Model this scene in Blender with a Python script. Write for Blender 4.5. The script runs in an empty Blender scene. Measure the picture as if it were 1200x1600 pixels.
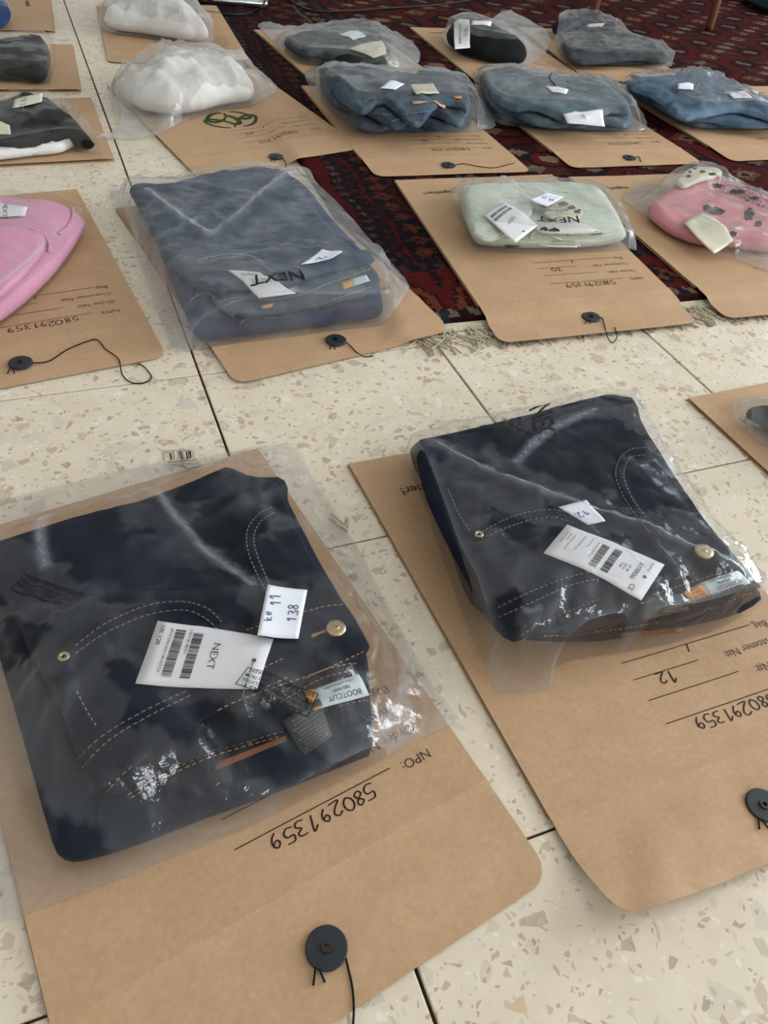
import bpy, bmesh, math, random
import numpy as np
from mathutils import Vector, Matrix, noise
from mathutils.bvhtree import BVHTree
from mathutils.geometry import delaunay_2d_cdt

# ------------------------------------------------------------------ camera
TILE = 0.25                                   # floor tile edge in metres, the grid is the world grid
F_PX, TILT, ROLL, CAM_H, YAW, OX, OY = 1211.748, 0.764881, 0.130173, 1.751223 * TILE, 0.457079, 0.389646 * TILE, 0.534972 * TILE
cy_, sy_ = math.cos(YAW), math.sin(YAW)
ct_, st_ = math.cos(TILT), math.sin(TILT)
cr_, sr_ = math.cos(ROLL), math.sin(ROLL)
def yawed(v):                                 # heading frame -> world
    return Vector((cy_ * v[0] + sy_ * v[1], -sy_ * v[0] + cy_ * v[1], v[2]))
EYE = Vector((-OX, -OY, CAM_H))
R_, U_, F_ = yawed((1, 0, 0)), yawed((0, st_, ct_)), yawed((0, ct_, -st_))
CX, CY = (R_ * cr_ + U_ * sr_), (U_ * cr_ - R_ * sr_)
scene = bpy.context.scene
COL = scene.collection
cam_data = bpy.data.cameras.new('camera')
cam = bpy.data.objects.new('camera', cam_data)
COL.objects.link(cam)
cam_data.sensor_fit = 'VERTICAL'
cam_data.sensor_height = 24.0
cam_data.lens = F_PX / 1600.0 * 24.0
cam_data.clip_start = 0.02
cam.matrix_world = Matrix(((CX.x, CY.x, -F_.x, EYE.x), (CX.y, CY.y, -F_.y, EYE.y), (CX.z, CY.z, -F_.z, EYE.z), (0, 0, 0, 1)))
scene.camera = cam

# ------------------------------------------------------------------ world, lights, exposure
scene.view_settings.view_transform = 'Standard'
scene.view_settings.look = 'None'
scene.view_settings.gamma = 1.0
scene.view_settings.use_curve_mapping = False
scene.view_settings.exposure = 0.13
scene.cycles.transparent_max_bounces = 24
scene.cycles.max_bounces = 6
scene.cycles.diffuse_bounces = 3
scene.cycles.glossy_bounces = 3
scene.cycles.sample_clamp_indirect = 6.0
world = bpy.data.worlds.new('room_light')
scene.world = world
world.use_nodes = True
world.node_tree.nodes['Background'].inputs[0].default_value = (0.70, 0.86, 1.0, 1)
world.node_tree.nodes['Background'].inputs[1].default_value = 3.2
ROOM = (-1.9, 3.7, -2.3, 3.9, 2.6)            # x0, x1, y0, y1, ceiling height
DOOR = (-0.85, 0.80, 0.06, 2.15)               # balcony door in the right wall: y0, y1, z0, z1
WIN2 = (1.5, 2.7, 0.5, 2.0)                  # second window in the right wall: y0, y1, z0, z1
WIN = (0.9, 1.8, 1.05, 2.0)                   # window in the wall behind the camera: x0, x1, z0, z1
def area(name, loc, target, sx, sy, power, color):
    d = bpy.data.lights.new(name, 'AREA')
    d.shape = 'RECTANGLE'; d.size = sx; d.size_y = sy; d.energy = power; d.color = color
    o = bpy.data.objects.new(name, d); COL.objects.link(o)
    o.location = loc
    o.rotation_euler = (Vector(target) - Vector(loc)).to_track_quat('-Z', 'Y').to_euler()
    return o
area('balcony_door_daylight', (ROOM[1] + 0.06, (DOOR[0] + DOOR[1]) / 2, (DOOR[2] + DOOR[3]) / 2), (0, (DOOR[0] + DOOR[1]) / 2, (DOOR[2] + DOOR[3]) / 2), DOOR[1] - DOOR[0], DOOR[3] - DOOR[2], 112, (0.90, 0.95, 1.0))
area('near_window_daylight', ((WIN[0] + WIN[1]) / 2, ROOM[2] - 0.06, (WIN[2] + WIN[3]) / 2), ((WIN[0] + WIN[1]) / 2, 0, (WIN[2] + WIN[3]) / 2), WIN[1] - WIN[0], WIN[3] - WIN[2], 24, (0.97, 0.98, 1.0))

# ------------------------------------------------------------------ helpers
def ray(px, py):
    return (F_ * F_PX + CX * (px - 600) + CY * (800 - py)).normalized()
def at(px, py, z=0.0):
    d = ray(px, py)
    return EYE + d * ((z - EYE.z) / d.z)
def lin(c):
    c = c / 255.0
    return c / 12.92 if c <= 0.04045 else ((c + 0.055) / 1.055) ** 2.4
def rgb(r, g, b):
    return (lin(r), lin(g), lin(b), 1.0)
def N3(x, y, z=0.0):
    return noise.noise(Vector((x, y, z)))
def new_obj(name, verts, faces, mat, parent=None, smooth=True):
    me = bpy.data.meshes.new(name)
    me.from_pydata([tuple(v) for v in verts], [], [tuple(f) for f in faces])
    if smooth:
        me.polygons.foreach_set('use_smooth', [True] * len(me.polygons))
    me.update()
    if mat: me.materials.append(mat)
    o = bpy.data.objects.new(name, me)
    COL.objects.link(o)
    if parent: o.parent = parent
    return o
def tag(o, label=None, cat=None, group=None, kind=None):
    if label: o['label'] = label
    if cat: o['category'] = cat
    if group: o['group'] = group
    if kind: o['kind'] = kind
    return o
def thing(name, loc, label, cat, group=None):
    o = bpy.data.objects.new(name, None)
    o.empty_display_size = 0.05
    o.location = loc
    COL.objects.link(o)
    return tag(o, label, cat, group)
def part(name, verts, faces, mat, root, label=None, smooth=True, kind=None):
    """a mesh given in world coordinates, hung under root"""
    base = root.location.copy()
    r = root
    while r.parent:
        r = r.parent; base = base + r.location
    o = new_obj(name, [Vector(v) - base for v in verts], faces, mat, root, smooth)
    return tag(o, label, kind=kind)
def bvh_of(verts, faces):
    return BVHTree.FromPolygons([Vector(v) for v in verts], [tuple(f) for f in faces])
DOWN = Vector((0, 0, -1))
def drop(x, y, bvhs, default=None):
    best = default
    for b in bvhs:
        h = b.ray_cast(Vector((x, y, 1.0)), DOWN)
        if h[0] is not None and (best is None or h[0].z > best):
            best = h[0].z
    return best
def hit(px, py, bvhs, zdef=0.02):
    d = ray(px, py); best = None; bd = 1e9
    for b in bvhs:
        h = b.ray_cast(EYE, d)
        if h[0] is not None and h[3] < bd:
            bd = h[3]; best = h[0]
    return best if best is not None else at(px, py, zdef)

# ------------------------------------------------------------------ materials
def mat_new(name):
    m = bpy.data.materials.new(name); m.use_nodes = True
    nt = m.node_tree
    for n in list(nt.nodes): nt.nodes.remove(n)
    out = nt.nodes.new('ShaderNodeOutputMaterial')
    return m, nt, out
def nd(nt, typ, **kw):
    n = nt.nodes.new(typ)
    for k, v in kw.items():
        if k.startswith('i_'):
            key = k[2:]
            key = int(key) if key.isdigit() else key
            n.inputs[key].default_value = v
        else:
            setattr(n, k, v)
    return n
def ramp(nt, src, stops):
    r = nt.nodes.new('ShaderNodeValToRGB')
    e = r.color_ramp.elements
    while len(e) < len(stops): e.new(0.5)
    for el, (p, c) in zip(e, stops):
        el.position = p; el.color = c if len(c) == 4 else (*c, 1)
    nt.links.new(src, r.inputs[0])
    return r.outputs[0]
def mixc(nt, fac, a, b):
    m = nt.nodes.new('ShaderNodeMix'); m.data_type = 'RGBA'
    for sock, v in ((m.inputs[0], fac), (m.inputs[6], a), (m.inputs[7], b)):
        if hasattr(v, 'links') or isinstance(v, bpy.types.NodeSocket): nt.links.new(v, sock)
        else: sock.default_value = v
    return m.outputs[2]
def principled(nt, out, color, rough=0.6, spec=0.5, normal=None, metallic=0.0, sheen=0.0):
    p = nt.nodes.new('ShaderNodeBsdfPrincipled')
    if isinstance(color, bpy.types.NodeSocket): nt.links.new(color, p.inputs['Base Color'])
    else: p.inputs['Base Color'].default_value = color
    if isinstance(rough, bpy.types.NodeSocket): nt.links.new(rough, p.inputs['Roughness'])
    else: p.inputs['Roughness'].default_value = rough
    p.inputs['Specular IOR Level'].default_value = spec
    p.inputs['Metallic'].default_value = metallic
    p.inputs['Sheen Weight'].default_value = sheen
    if normal is not None: nt.links.new(normal, p.inputs['Normal'])
    nt.links.new(p.outputs[0], out.inputs[0])
    return p
def pos(nt):
    return nt.nodes.new('ShaderNodeNewGeometry').outputs['Position']
def noise_tex(nt, vec, scale, detail=4, rough=0.55):
    n = nd(nt, 'ShaderNodeTexNoise'); n.inputs['Scale'].default_value = scale
    n.inputs['Detail'].default_value = detail; n.inputs['Roughness'].default_value = rough
    nt.links.new(vec, n.inputs['Vector'])
    return n.outputs[0]
def bump(nt, h, strength, dist):
    b = nd(nt, 'ShaderNodeBump'); b.inputs['Strength'].default_value = strength; b.inputs['Distance'].default_value = dist
    nt.links.new(h, b.inputs['Height'])
    return b.outputs[0]
def plain(name, color, rough=0.6, spec=0.4, metallic=0.0, var=0.0, sc=60):
    m, nt, out = mat_new(name)
    c = color
    if var:
        n = noise_tex(nt, pos(nt), sc)
        k = [max(0, x * (1 - var)) for x in color[:3]]; k2 = [min(1, x * (1 + var)) for x in color[:3]]
        c = ramp(nt, n, [(0.3, k), (0.7, k2)])
    principled(nt, out, c, rough, spec, None, metallic)
    return m
def cloth(name, c1, c2, weave=2200, fade=None, rough=0.85, grain=0.32, worn=0.45):
    """woven fabric: two-tone yarn, soft wear, fine weave relief"""
    m, nt, out = mat_new(name)
    P = pos(nt)
    n1 = noise_tex(nt, P, 22, 5, 0.6)
    n2 = noise_tex(nt, P, 900, 2, 0.6)
    c = ramp(nt, n1, [(0.35, c1), (0.68, c2)])
    if fade is not None:
        n3 = noise_tex(nt, P, 11, 3, 0.5)
        f = ramp(nt, n3, [(0.42, (0, 0, 0)), (0.75, (worn,) * 3)])
        c = mixc(nt, f, c, fade)
    d = ramp(nt, n2, [(0.3, (1 - 0.7 * grain,) * 3), (0.7, (1 + 0.5 * grain,) * 3)])
    mm = nt.nodes.new('ShaderNodeMix'); mm.data_type = 'RGBA'; mm.blend_type = 'MULTIPLY'
    mm.inputs[0].default_value = 1.0
    nt.links.new(c, mm.inputs[6]); nt.links.new(d, mm.inputs[7])
    w = nd(nt, 'ShaderNodeTexWave'); w.inputs['Scale'].default_value = weave / 6.283; w.inputs['Distortion'].default_value = 1.5
    nt.links.new(P, w.inputs['Vector'])
    b = bump(nt, w.outputs[1], 0.25, 0.0003)
    b2 = nd(nt, 'ShaderNodeBump'); b2.inputs['Strength'].default_value = 0.3; b2.inputs['Distance'].default_value = 0.002
    nt.links.new(noise_tex(nt, P, 45, 3, 0.5), b2.inputs['Height']); nt.links.new(b, b2.inputs['Normal'])
    principled(nt, out, mm.outputs[2], rough, 0.12, b2.outputs[0], sheen=0.03)
    return m
def plastic(name, haze, tint=(0.86, 0.88, 0.9), rough=0.13, refl=1.0, clear=0.97, tight=0.4):
    """thin poly film: mostly clear, hazy by folds with painted ridge highlights, mirror-like at grazing angles"""
    m, nt, out = mat_new(name)
    P = pos(nt)
    wr = nd(nt, 'ShaderNodeTexNoise'); wr.inputs['Scale'].default_value = 30; wr.inputs['Detail'].default_value = 3
    nt.links.new(P, wr.inputs['Vector'])
    add = nd(nt, 'ShaderNodeVectorMath', operation='MULTIPLY_ADD')
    nt.links.new(wr.outputs['Color'], add.inputs[0]); add.inputs[1].default_value = (0.03, 0.03, 0.03); nt.links.new(P, add.inputs[2])
    vo = nd(nt, 'ShaderNodeTexVoronoi', feature='DISTANCE_TO_EDGE'); vo.inputs['Scale'].default_value = 42
    nt.links.new(add.outputs[0], vo.inputs['Vector'])
    b1 = bump(nt, vo.outputs[0], 0.35, 0.006)
    b2 = nd(nt, 'ShaderNodeBump'); b2.inputs['Strength'].default_value = 0.3; b2.inputs['Distance'].default_value = 0.004
    nt.links.new(noise_tex(nt, P, 70, 4, 0.6), b2.inputs['Height']); nt.links.new(b1, b2.inputs['Normal'])
    tr = nd(nt, 'ShaderNodeBsdfTransparent'); tr.inputs[0].default_value = (clear, clear, clear, 1)
    df = nd(nt, 'ShaderNodeBsdfDiffuse'); df.inputs[0].default_value = (*tint, 1)
    tl = nd(nt, 'ShaderNodeBsdfTranslucent'); tl.inputs[0].default_value = (*tint, 1)
    nt.links.new(b2.outputs[0], df.inputs['Normal'])
    mx0 = nd(nt, 'ShaderNodeMixShader'); mx0.inputs[0].default_value = 0.4
    nt.links.new(df.outputs[0], mx0.inputs[1]); nt.links.new(tl.outputs[0], mx0.inputs[2])
    cg = nd(nt, 'ShaderNodeAttribute', attribute_name='cling_veil')      # near cloth, in random shards: veil and reflection painted out
    loose = nd(nt, 'ShaderNodeMath', operation='SUBTRACT'); loose.inputs[0].default_value = 1.0; nt.links.new(cg.outputs['Fac'], loose.inputs[1])
    hz0 = ramp(nt, noise_tex(nt, P, 26, 4, 0.6), [(0.35, (haze * 0.5,) * 3), (0.7, (haze * 1.6,) * 3)])
    hzm = nd(nt, 'ShaderNodeMath', operation='MULTIPLY'); nt.links.new(hz0, hzm.inputs[0])
    lk = nd(nt, 'ShaderNodeMath', operation='MULTIPLY_ADD'); nt.links.new(loose.outputs[0], lk.inputs[0]); lk.inputs[1].default_value = tight; lk.inputs[2].default_value = 1.0 - tight
    nt.links.new(lk.outputs[0], hzm.inputs[1])
    cw = nd(nt, 'ShaderNodeAttribute', attribute_name='crease_glint')
    hza = nd(nt, 'ShaderNodeMath', operation='MULTIPLY_ADD'); nt.links.new(cw.outputs['Fac'], hza.inputs[0]); hza.inputs[1].default_value = 0.22 + haze * 0.8
    nt.links.new(hzm.outputs[0], hza.inputs[2]); hz = hza.outputs[0]
    mx1 = nd(nt, 'ShaderNodeMixShader')
    nt.links.new(hz, mx1.inputs[0]); nt.links.new(tr.outputs[0], mx1.inputs[1]); nt.links.new(mx0.outputs[0], mx1.inputs[2])
    gl = nd(nt, 'ShaderNodeBsdfGlossy'); gl.inputs['Roughness'].default_value = rough; gl.inputs['Color'].default_value = (1, 1, 1, 1)
    nt.links.new(b2.outputs[0], gl.inputs['Normal'])
    lw = nd(nt, 'ShaderNodeLayerWeight'); lw.inputs['Blend'].default_value = 0.5
    nt.links.new(b2.outputs[0], lw.inputs['Normal'])
    pw = nd(nt, 'ShaderNodeMath', operation='POWER'); nt.links.new(lw.outputs['Facing'], pw.inputs[0]); pw.inputs[1].default_value = 4.0
    ma = nd(nt, 'ShaderNodeMath', operation='MULTIPLY_ADD'); nt.links.new(pw.outputs[0], ma.inputs[0]); ma.inputs[1].default_value = 0.45 * refl; ma.inputs[2].default_value = 0.045 * refl
    mg = nd(nt, 'ShaderNodeMath', operation='MULTIPLY'); nt.links.new(ma.outputs[0], mg.inputs[0]); nt.links.new(lk.outputs[0], mg.inputs[1]); ma = mg
    mx2 = nd(nt, 'ShaderNodeMixShader')
    nt.links.new(ma.outputs[0], mx2.inputs[0]); nt.links.new(mx1.outputs[0], mx2.inputs[1]); nt.links.new(gl.outputs[0], mx2.inputs[2])
    nt.links.new(mx2.outputs[0], out.inputs[0])
    return m

def terrazzo():
    m, nt, out = mat_new('terrazzo')
    oi = nd(nt, 'ShaderNodeObjectInfo')
    sh = nd(nt, 'ShaderNodeVectorMath', operation='MULTIPLY_ADD')
    cmb = nd(nt, 'ShaderNodeCombineXYZ')
    nt.links.new(oi.outputs['Random'], cmb.inputs[2])
    sh.inputs[1].default_value = (3, 3, 3)
    nt.links.new(cmb.outputs[0], sh.inputs[0]); nt.links.new(pos(nt), sh.inputs[2])
    wn = nd(nt, 'ShaderNodeTexNoise'); wn.inputs['Scale'].default_value = 55; wn.inputs['Detail'].default_value = 2
    nt.links.new(sh.outputs[0], wn.inputs['Vector'])
    P = nd(nt, 'ShaderNodeVectorMath', operation='MULTIPLY_ADD')
    nt.links.new(wn.outputs['Color'], P.inputs[0]); P.inputs[1].default_value = (0.012, 0.012, 0.012); nt.links.new(sh.outputs[0], P.inputs[2])
    base = ramp(nt, noise_tex(nt, sh.outputs[0], 30, 8, 0.7), [(0.3, rgb(224, 209, 184)), (0.7, rgb(237, 223, 202))])
    col = base
    def chips(scale, keep, edge, palette, col, seed):
        off = nd(nt, 'ShaderNodeVectorMath', operation='ADD'); off.inputs[1].default_value = (seed, seed * 0.7, seed * 1.3)
        nt.links.new(P.outputs[0], off.inputs[0])
        v1 = nd(nt, 'ShaderNodeTexVoronoi', feature='F1'); v1.inputs['Scale'].default_value = scale
        v2 = nd(nt, 'ShaderNodeTexVoronoi', feature='DISTANCE_TO_EDGE'); v2.inputs['Scale'].default_value = scale
        for v in (v1, v2): nt.links.new(off.outputs[0], v.inputs['Vector'])
        sep = nd(nt, 'ShaderNodeSeparateColor'); nt.links.new(v1.outputs['Color'], sep.inputs[0])
        a = nd(nt, 'ShaderNodeMath', operation='LESS_THAN'); nt.links.new(sep.outputs[0], a.inputs[0]); a.inputs[1].default_value = keep
        e = nd(nt, 'ShaderNodeMath', operation='GREATER_THAN'); nt.links.new(v2.outputs['Distance'], e.inputs[0])
        ee = nd(nt, 'ShaderNodeMath', operation='MULTIPLY_ADD'); nt.links.new(sep.outputs[1], ee.inputs[0]); ee.inputs[1].default_value = 0.2; ee.inputs[2].default_value = edge
        nt.links.new(ee.outputs[0], e.inputs[1])
        mk = nd(nt, 'ShaderNodeMath', operation='MULTIPLY'); nt.links.new(a.outputs[0], mk.inputs[0]); nt.links.new(e.outputs[0], mk.inputs[1])
        k = 1.0 / len(palette)
        pc = ramp(nt, sep.outputs[2], [(i * k, c) for i, c in enumerate(palette)])
        pc.node.color_ramp.interpolation = 'CONSTANT'
        soft = nd(nt, 'ShaderNodeMath', operation='MULTIPLY'); nt.links.new(mk.outputs[0], soft.inputs[0]); soft.inputs[1].default_value = 0.62
        return mixc(nt, soft.outputs[0], col, pc)
    pal1 = [rgb(214, 202, 182), rgb(204, 192, 172), rgb(226, 213, 192), rgb(198, 184, 164), rgb(218, 206, 188), rgb(190, 174, 152), rgb(208, 200, 188), rgb(236, 228, 214)]
    pal2 = [rgb(202, 186, 162), rgb(176, 156, 134), rgb(220, 208, 188), rgb(194, 178, 156), rgb(240, 234, 224), rgb(208, 176, 136), rgb(208, 196, 178)]
    pal3 = [rgb(158, 134, 112), rgb(192, 174, 150), rgb(242, 236, 226), rgb(178, 156, 130), rgb(212, 198, 176)]
    col = chips(46, 0.24, 0.10, pal1, col, 0.0)
    col = chips(70, 0.14, 0.10, pal2, col, 3.1)
    col = chips(120, 0.28, 0.10, pal3, col, 7.7)
    col = chips(260, 0.26, 0.08, pal3, col, 11.3)
    principled(nt, out, col, 0.32, 0.4)
    return m

M = {}
M['terrazzo'] = terrazzo()
M['grout'] = plain('grout', rgb(74, 60, 46), 0.9, 0.1, var=0.3)
def kraft():
    m, nt, out = mat_new('kraft_board')
    P = pos(nt)
    c = ramp(nt, noise_tex(nt, P, 26, 6, 0.65), [(0.3, rgb(189, 153, 117)), (0.7, rgb(199, 164, 128))])
    f = ramp(nt, noise_tex(nt, P, 260, 6, 0.75), [(0.3, (0.90, 0.89, 0.88)), (0.7, (1.08, 1.08, 1.08))])
    mm = nt.nodes.new('ShaderNodeMix'); mm.data_type = 'RGBA'; mm.blend_type = 'MULTIPLY'; mm.inputs[0].default_value = 1
    nt.links.new(c, mm.inputs[6]); nt.links.new(f, mm.inputs[7])
    b = bump(nt, noise_tex(nt, P, 320, 4, 0.6), 0.10, 0.001)
    principled(nt, out, mm.outputs[2], 0.62, 0.3, b)
    return m
M['kraft'] = kraft()
M['ink'] = plain('black_print', rgb(40, 32, 28), 0.7, 0.2)
M['marker'] = plain('marker_ink', rgb(44, 26, 22), 0.6, 0.2)
M['green_ink'] = plain('green_print', rgb(52, 74, 44), 0.7, 0.2)
M['disc'] = plain('black_disc_board', rgb(38, 42, 48), 0.55, 0.4, var=0.15, sc=300)
M['steel'] = plain('dark_eyelet_metal', rgb(70, 68, 66), 0.3, 0.5, 1.0)
M['thread'] = plain('black_thread', rgb(18, 18, 20), 0.8, 0.2)

# ------------------------------------------------------------------ setting: tiled floor
def box_mesh(name, sx, sy, sz, bev):
    bm = bmesh.new()
    bmesh.ops.create_cube(bm, size=1.0)
    bmesh.ops.scale(bm, vec=(sx, sy, sz), verts=bm.verts)
    if bev:
        top = [e for e in bm.edges if all(v.co.z > 0 for v in e.verts)]
        bmesh.ops.bevel(bm, geom=top, offset=bev, segments=1, affect='EDGES')
    me = bpy.data.meshes.new(name); bm.to_mesh(me); bm.free()
    return me
fl = box_mesh('floor', 5.84, 6.44, 0.02, 0)
fl.materials.append(M['grout'])
floor = bpy.data.objects.new('floor', fl); COL.objects.link(floor)
floor.location = (0.9, 0.8, -0.0130)
tag(floor, 'cream terrazzo tile floor with thin dark joints', kind='structure')
tile_me = box_mesh('tile', TILE - 0.0022, TILE - 0.0016, 0.008, 0.0007)
tile_me.materials.append(M['terrazzo'])
for i in range(-7, 14):
    for j in range(-9, 15):
        if 1 <= i <= 6 and 3 <= j <= 10: continue  # under the rug, nothing shows
        o = bpy.data.objects.new('tile', tile_me); COL.objects.link(o)
        o.parent = floor
        o.location = Vector(((i + 0.5) * TILE, (j + 0.5) * TILE, -0.004)) - floor.location

M['plaster'] = plain('wall_plaster', rgb(226, 224, 220), 0.9, 0.1, var=0.03, sc=4)
M['white_frame'] = plain('white_window_frame', rgb(232, 232, 228), 0.5, 0.3)
def boxes(name, lst, mat, parent=None):
    vs, fs = [], []
    for (x0, x1, y0, y1, z0, z1) in lst:
        b = len(vs)
        vs += [(x, y, z) for z in (z0, z1) for y in (y0, y1) for x in (x0, x1)]
        fs += [tuple(b + i for i in f) for f in ((0, 2, 3, 1), (4, 5, 7, 6), (0, 1, 5, 4), (2, 6, 7, 3), (0, 4, 6, 2), (1, 3, 7, 5))]
    return tag(new_obj(name, vs, fs, mat, parent, False), kind='structure')
X0, X1, Y0, Y1, ZC = ROOM
w_ = 0.12
boxes('wall_left', [(X0 - w_, X0, Y0, Y1, 0, ZC)], M['plaster'])
boxes('wall_far', [(X0 - w_, X1 + w_, Y1, Y1 + w_, 0, ZC)], M['plaster'])
boxes('wall_right', [(X1, X1 + w_, Y0, DOOR[0], 0, ZC), (X1, X1 + w_, DOOR[1], WIN2[0], 0, ZC), (X1, X1 + w_, WIN2[1], Y1, 0, ZC), (X1, X1 + w_, WIN2[0], WIN2[1], 0, WIN2[2]), (X1, X1 + w_, WIN2[0], WIN2[1], WIN2[3], ZC), (X1, X1 + w_, DOOR[0], DOOR[1], DOOR[3], ZC)], M['plaster'])
boxes('wall_near', [(X0, WIN[0], Y0 - w_, Y0, 0, ZC), (WIN[1], X1, Y0 - w_, Y0, 0, ZC), (WIN[0], WIN[1], Y0 - w_, Y0, 0, WIN[2]), (WIN[0], WIN[1], Y0 - w_, Y0, WIN[3], ZC)], M['plaster'])
boxes('ceiling', [(X0 - w_, X1 + w_, Y0 - w_, Y1 + w_, ZC, ZC + 0.1)], M['plaster'])
ym = (DOOR[0] + DOOR[1]) / 2
boxes('door_1', [(X1 + .01, X1 + .05, y - .035, y + .035, DOOR[2], DOOR[3]) for y in (DOOR[0] + .035, ym, DOOR[1] - .035)] + [(X1 + .01, X1 + .05, DOOR[0], DOOR[1], z, z + .06) for z in (0.0, DOOR[3] - .06)], M['white_frame'])
xm = (WIN[0] + WIN[1]) / 2
boxes('window_1', [(x - .03, x + .03, Y0 - .05, Y0 - .01, WIN[2], WIN[3]) for x in (WIN[0] + .03, xm, WIN[1] - .03)] + [(WIN[0], WIN[1], Y0 - .05, Y0 - .01, z, z + .05) for z in (WIN[2], WIN[3] - .05)], M['white_frame'])

y2 = (WIN2[0] + WIN2[1]) / 2
boxes('window_2', [(X1 + .01, X1 + .05, y - .03, y + .03, WIN2[2], WIN2[3]) for y in (WIN2[0] + .03, y2, WIN2[1] - .03)] + [(X1 + .01, X1 + .05, WIN2[0], WIN2[1], z, z + .05) for z in (WIN2[2], WIN2[3] - .05)], M['white_frame'])

# ------------------------------------------------------------------ rug
RUG_TH = -0.045                                  # heading of the rug against the tile grid
RUG_O = Vector((0.905 * TILE, 2.135 * TILE, 0.0))
RUG_W, RUG_L, RUG_Z = 1.95, 2.3, 0.008
ca, sa = math.cos(RUG_TH), math.sin(RUG_TH)
def rug_xy(a, b):
    return RUG_O.x + ca * a - sa * b, RUG_O.y + sa * a + ca * b
def rug_ab(x, y):
    dx, dy = x - RUG_O.x, y - RUG_O.y
    return ca * dx + sa * dy, -sa * dx + ca * dy
def sstep(x):
    x = min(1.0, max(0.0, x)); return x * x * (3 - 2 * x)
def ground(x, y):
    a, b = rug_ab(x, y)
    fr = 0.0036 * sstep((b + 0.075) / 0.02) * sstep((a + 0.02) / 0.02)
    return max(fr, RUG_Z * sstep(min(a, b) / 0.03 + 1.0))
def build_rug():
    k = 0.0045
    na, nb = int(RUG_W / k), int(RUG_L / k)
    A, B = np.meshgrid((np.arange(na) + 0.5) * k, (np.arange(nb) + 0.5) * k)
    rng = np.random.default_rng(5)
    A = A + 0.004 * np.sin(B * 37 + 3 * np.sin(A * 11)) + rng.uniform(-.0025, .0025, A.shape)
    B = B + 0.004 * np.sin(A * 31 + 2 * np.sin(B * 9)) + rng.uniform(-.0025, .0025, B.shape)
    red, dred, navy, org, ivory, pur = [np.array(rgb(*c)[:3]) for c in ((112, 22, 20), (66, 14, 16), (26, 20, 28), (140, 70, 40), (168, 140, 116), (84, 44, 46))]
    C = np.zeros((nb, na, 3)) + dred
    def put(mask, c): C[mask] = c
    # main field: rows of eight-sided medallions
    fa, fb = (A - 0.30) / 0.21, (B - 0.18) / 0.17
    ia, ib = np.floor(fa), np.floor(fb)
    u, v = np.abs(fa - ia - 0.5) * 2, np.abs(fb - ib - 0.5) * 2
    put(A > 0, red * 0.9)
    oc = np.maximum(np.maximum(u, v), (u + v) * 0.68)
    q = ((fa - ia > 0.5) ^ (fb - ib > 0.5))
    put((oc < 0.84) & (oc > 0.74), navy)
    put((oc <= 0.74) & q, dred); put((oc <= 0.74) & ~q, org * 0.5)
    put((oc < 0.74) & (np.abs(u - v) < 0.16) & (oc > 0.42), ivory * 0.8)
    put((oc < 0.40), navy); put((oc < 0.30), red); put((oc < 0.16), ivory)
    # small crosses between the medallions
    f2a, f2b = fa + 0.5, fb + 0.5
    u2, v2 = np.abs(f2a - np.floor(f2a) - 0.5) * 2, np.abs(f2b - np.floor(f2b) - 0.5) * 2
    d2 = u2 + v2
    put((d2 < 0.42), navy); put((d2 < 0.34), org); put((d2 < 0.2), ivory * 0.9); put((d2 < 0.1), dred)
    # flower sprigs in the field
    sp = (np.sin(A * 150) * np.sin(B * 170 + 2 * np.sin(A * 40)) > 0.86)
    put(sp & (oc > 0.9), navy)
    # long side border, bands measured inward from the left edge
    L = A < 0.30
    put(L, navy)
    put(A < 0.026, red * 0.75)
    def lozenge(a0, a1, period, c1, c2, ph=0.0):
        m = (A >= a0) & (A < a1)
        uu = np.abs((A - a0) / (a1 - a0) - 0.5) * 2
        vv = np.abs(((B + ph) / period) % 1.0 - 0.5) * 2
        put(m & (uu + vv < 0.85), c1); put(m & (uu + vv < 0.5), c2)
        put(m & (uu + vv < 0.22), dred)
    lozenge(0.026, 0.044, 0.022, pur, ivory * 0.4)
    lozenge(0.044, 0.060, 0.022, dred, pur, 0.011)
    put((A > 0.060) & (A < 0.066), red * 0.8)
    lozenge(0.068, 0.104, 0.034, org * 0.55, org * 0.75)
    put((A > 0.068) & (A < 0.104) & (np.sin(B * 280) > 0.8) & (np.sin(A * 330) > 0), pur)
    put((A > 0.104) & (A < 0.109), red * 0.7)
    lozenge(0.110, 0.146, 0.030, pur, dred, 0.01)
    lozenge(0.118, 0.138, 0.030, org * 0.6, navy, 0.025)
    put((A > 0.146) & (A < 0.152), red * 0.8)
    zz = (A > 0.152) & (A < 0.215)
    tri = np.abs(((B / 0.07) % 1.0) - 0.5) * 2
    put(zz, dred); put(zz & (np.abs((A - 0.152) / 0.063 - tri) < 0.16), org * 0.9)
    put(zz & (np.abs((A - 0.152) / 0.063 - (1 - tri)) < 0.10), navy)
    put((A > 0.215) & (A < 0.222), ivory * 0.55)
    lozenge(0.222, 0.262, 0.05, ivory * 0.7, org)
    lozenge(0.262, 0.292, 0.025, org * 0.7, pur)
    put((A > 0.292) & (A < 0.30), navy)
    # end panel at the near end and the guard stripes across it
    E = (B < 0.115)
    put(E, red)
    fl_u = ((A + 0.02) / 0.085) % 1.0; fl_v = B / 0.115
    arc = np.abs(np.hypot((fl_u - 0.5) * 1.0, (fl_v - 0.25) * 0.9) - 0.34)
    put(E & (arc < 0.05), org); put(E & (arc > 0.05) & (arc < 0.1), dred)
    put(E & (np.abs(fl_u - 0.5) + np.abs(fl_v - 0.45) < 0.2), navy)
    put(E & (np.abs(fl_u - 0.5) + np.abs(fl_v - 0.45) < 0.08), org)
    put(E & (np.abs(fl_u - 0.02) + np.abs(fl_v - 0.8) * 0.6 < 0.14), navy)
    put((B > 0.108) & (B < 0.13), navy)
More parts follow.
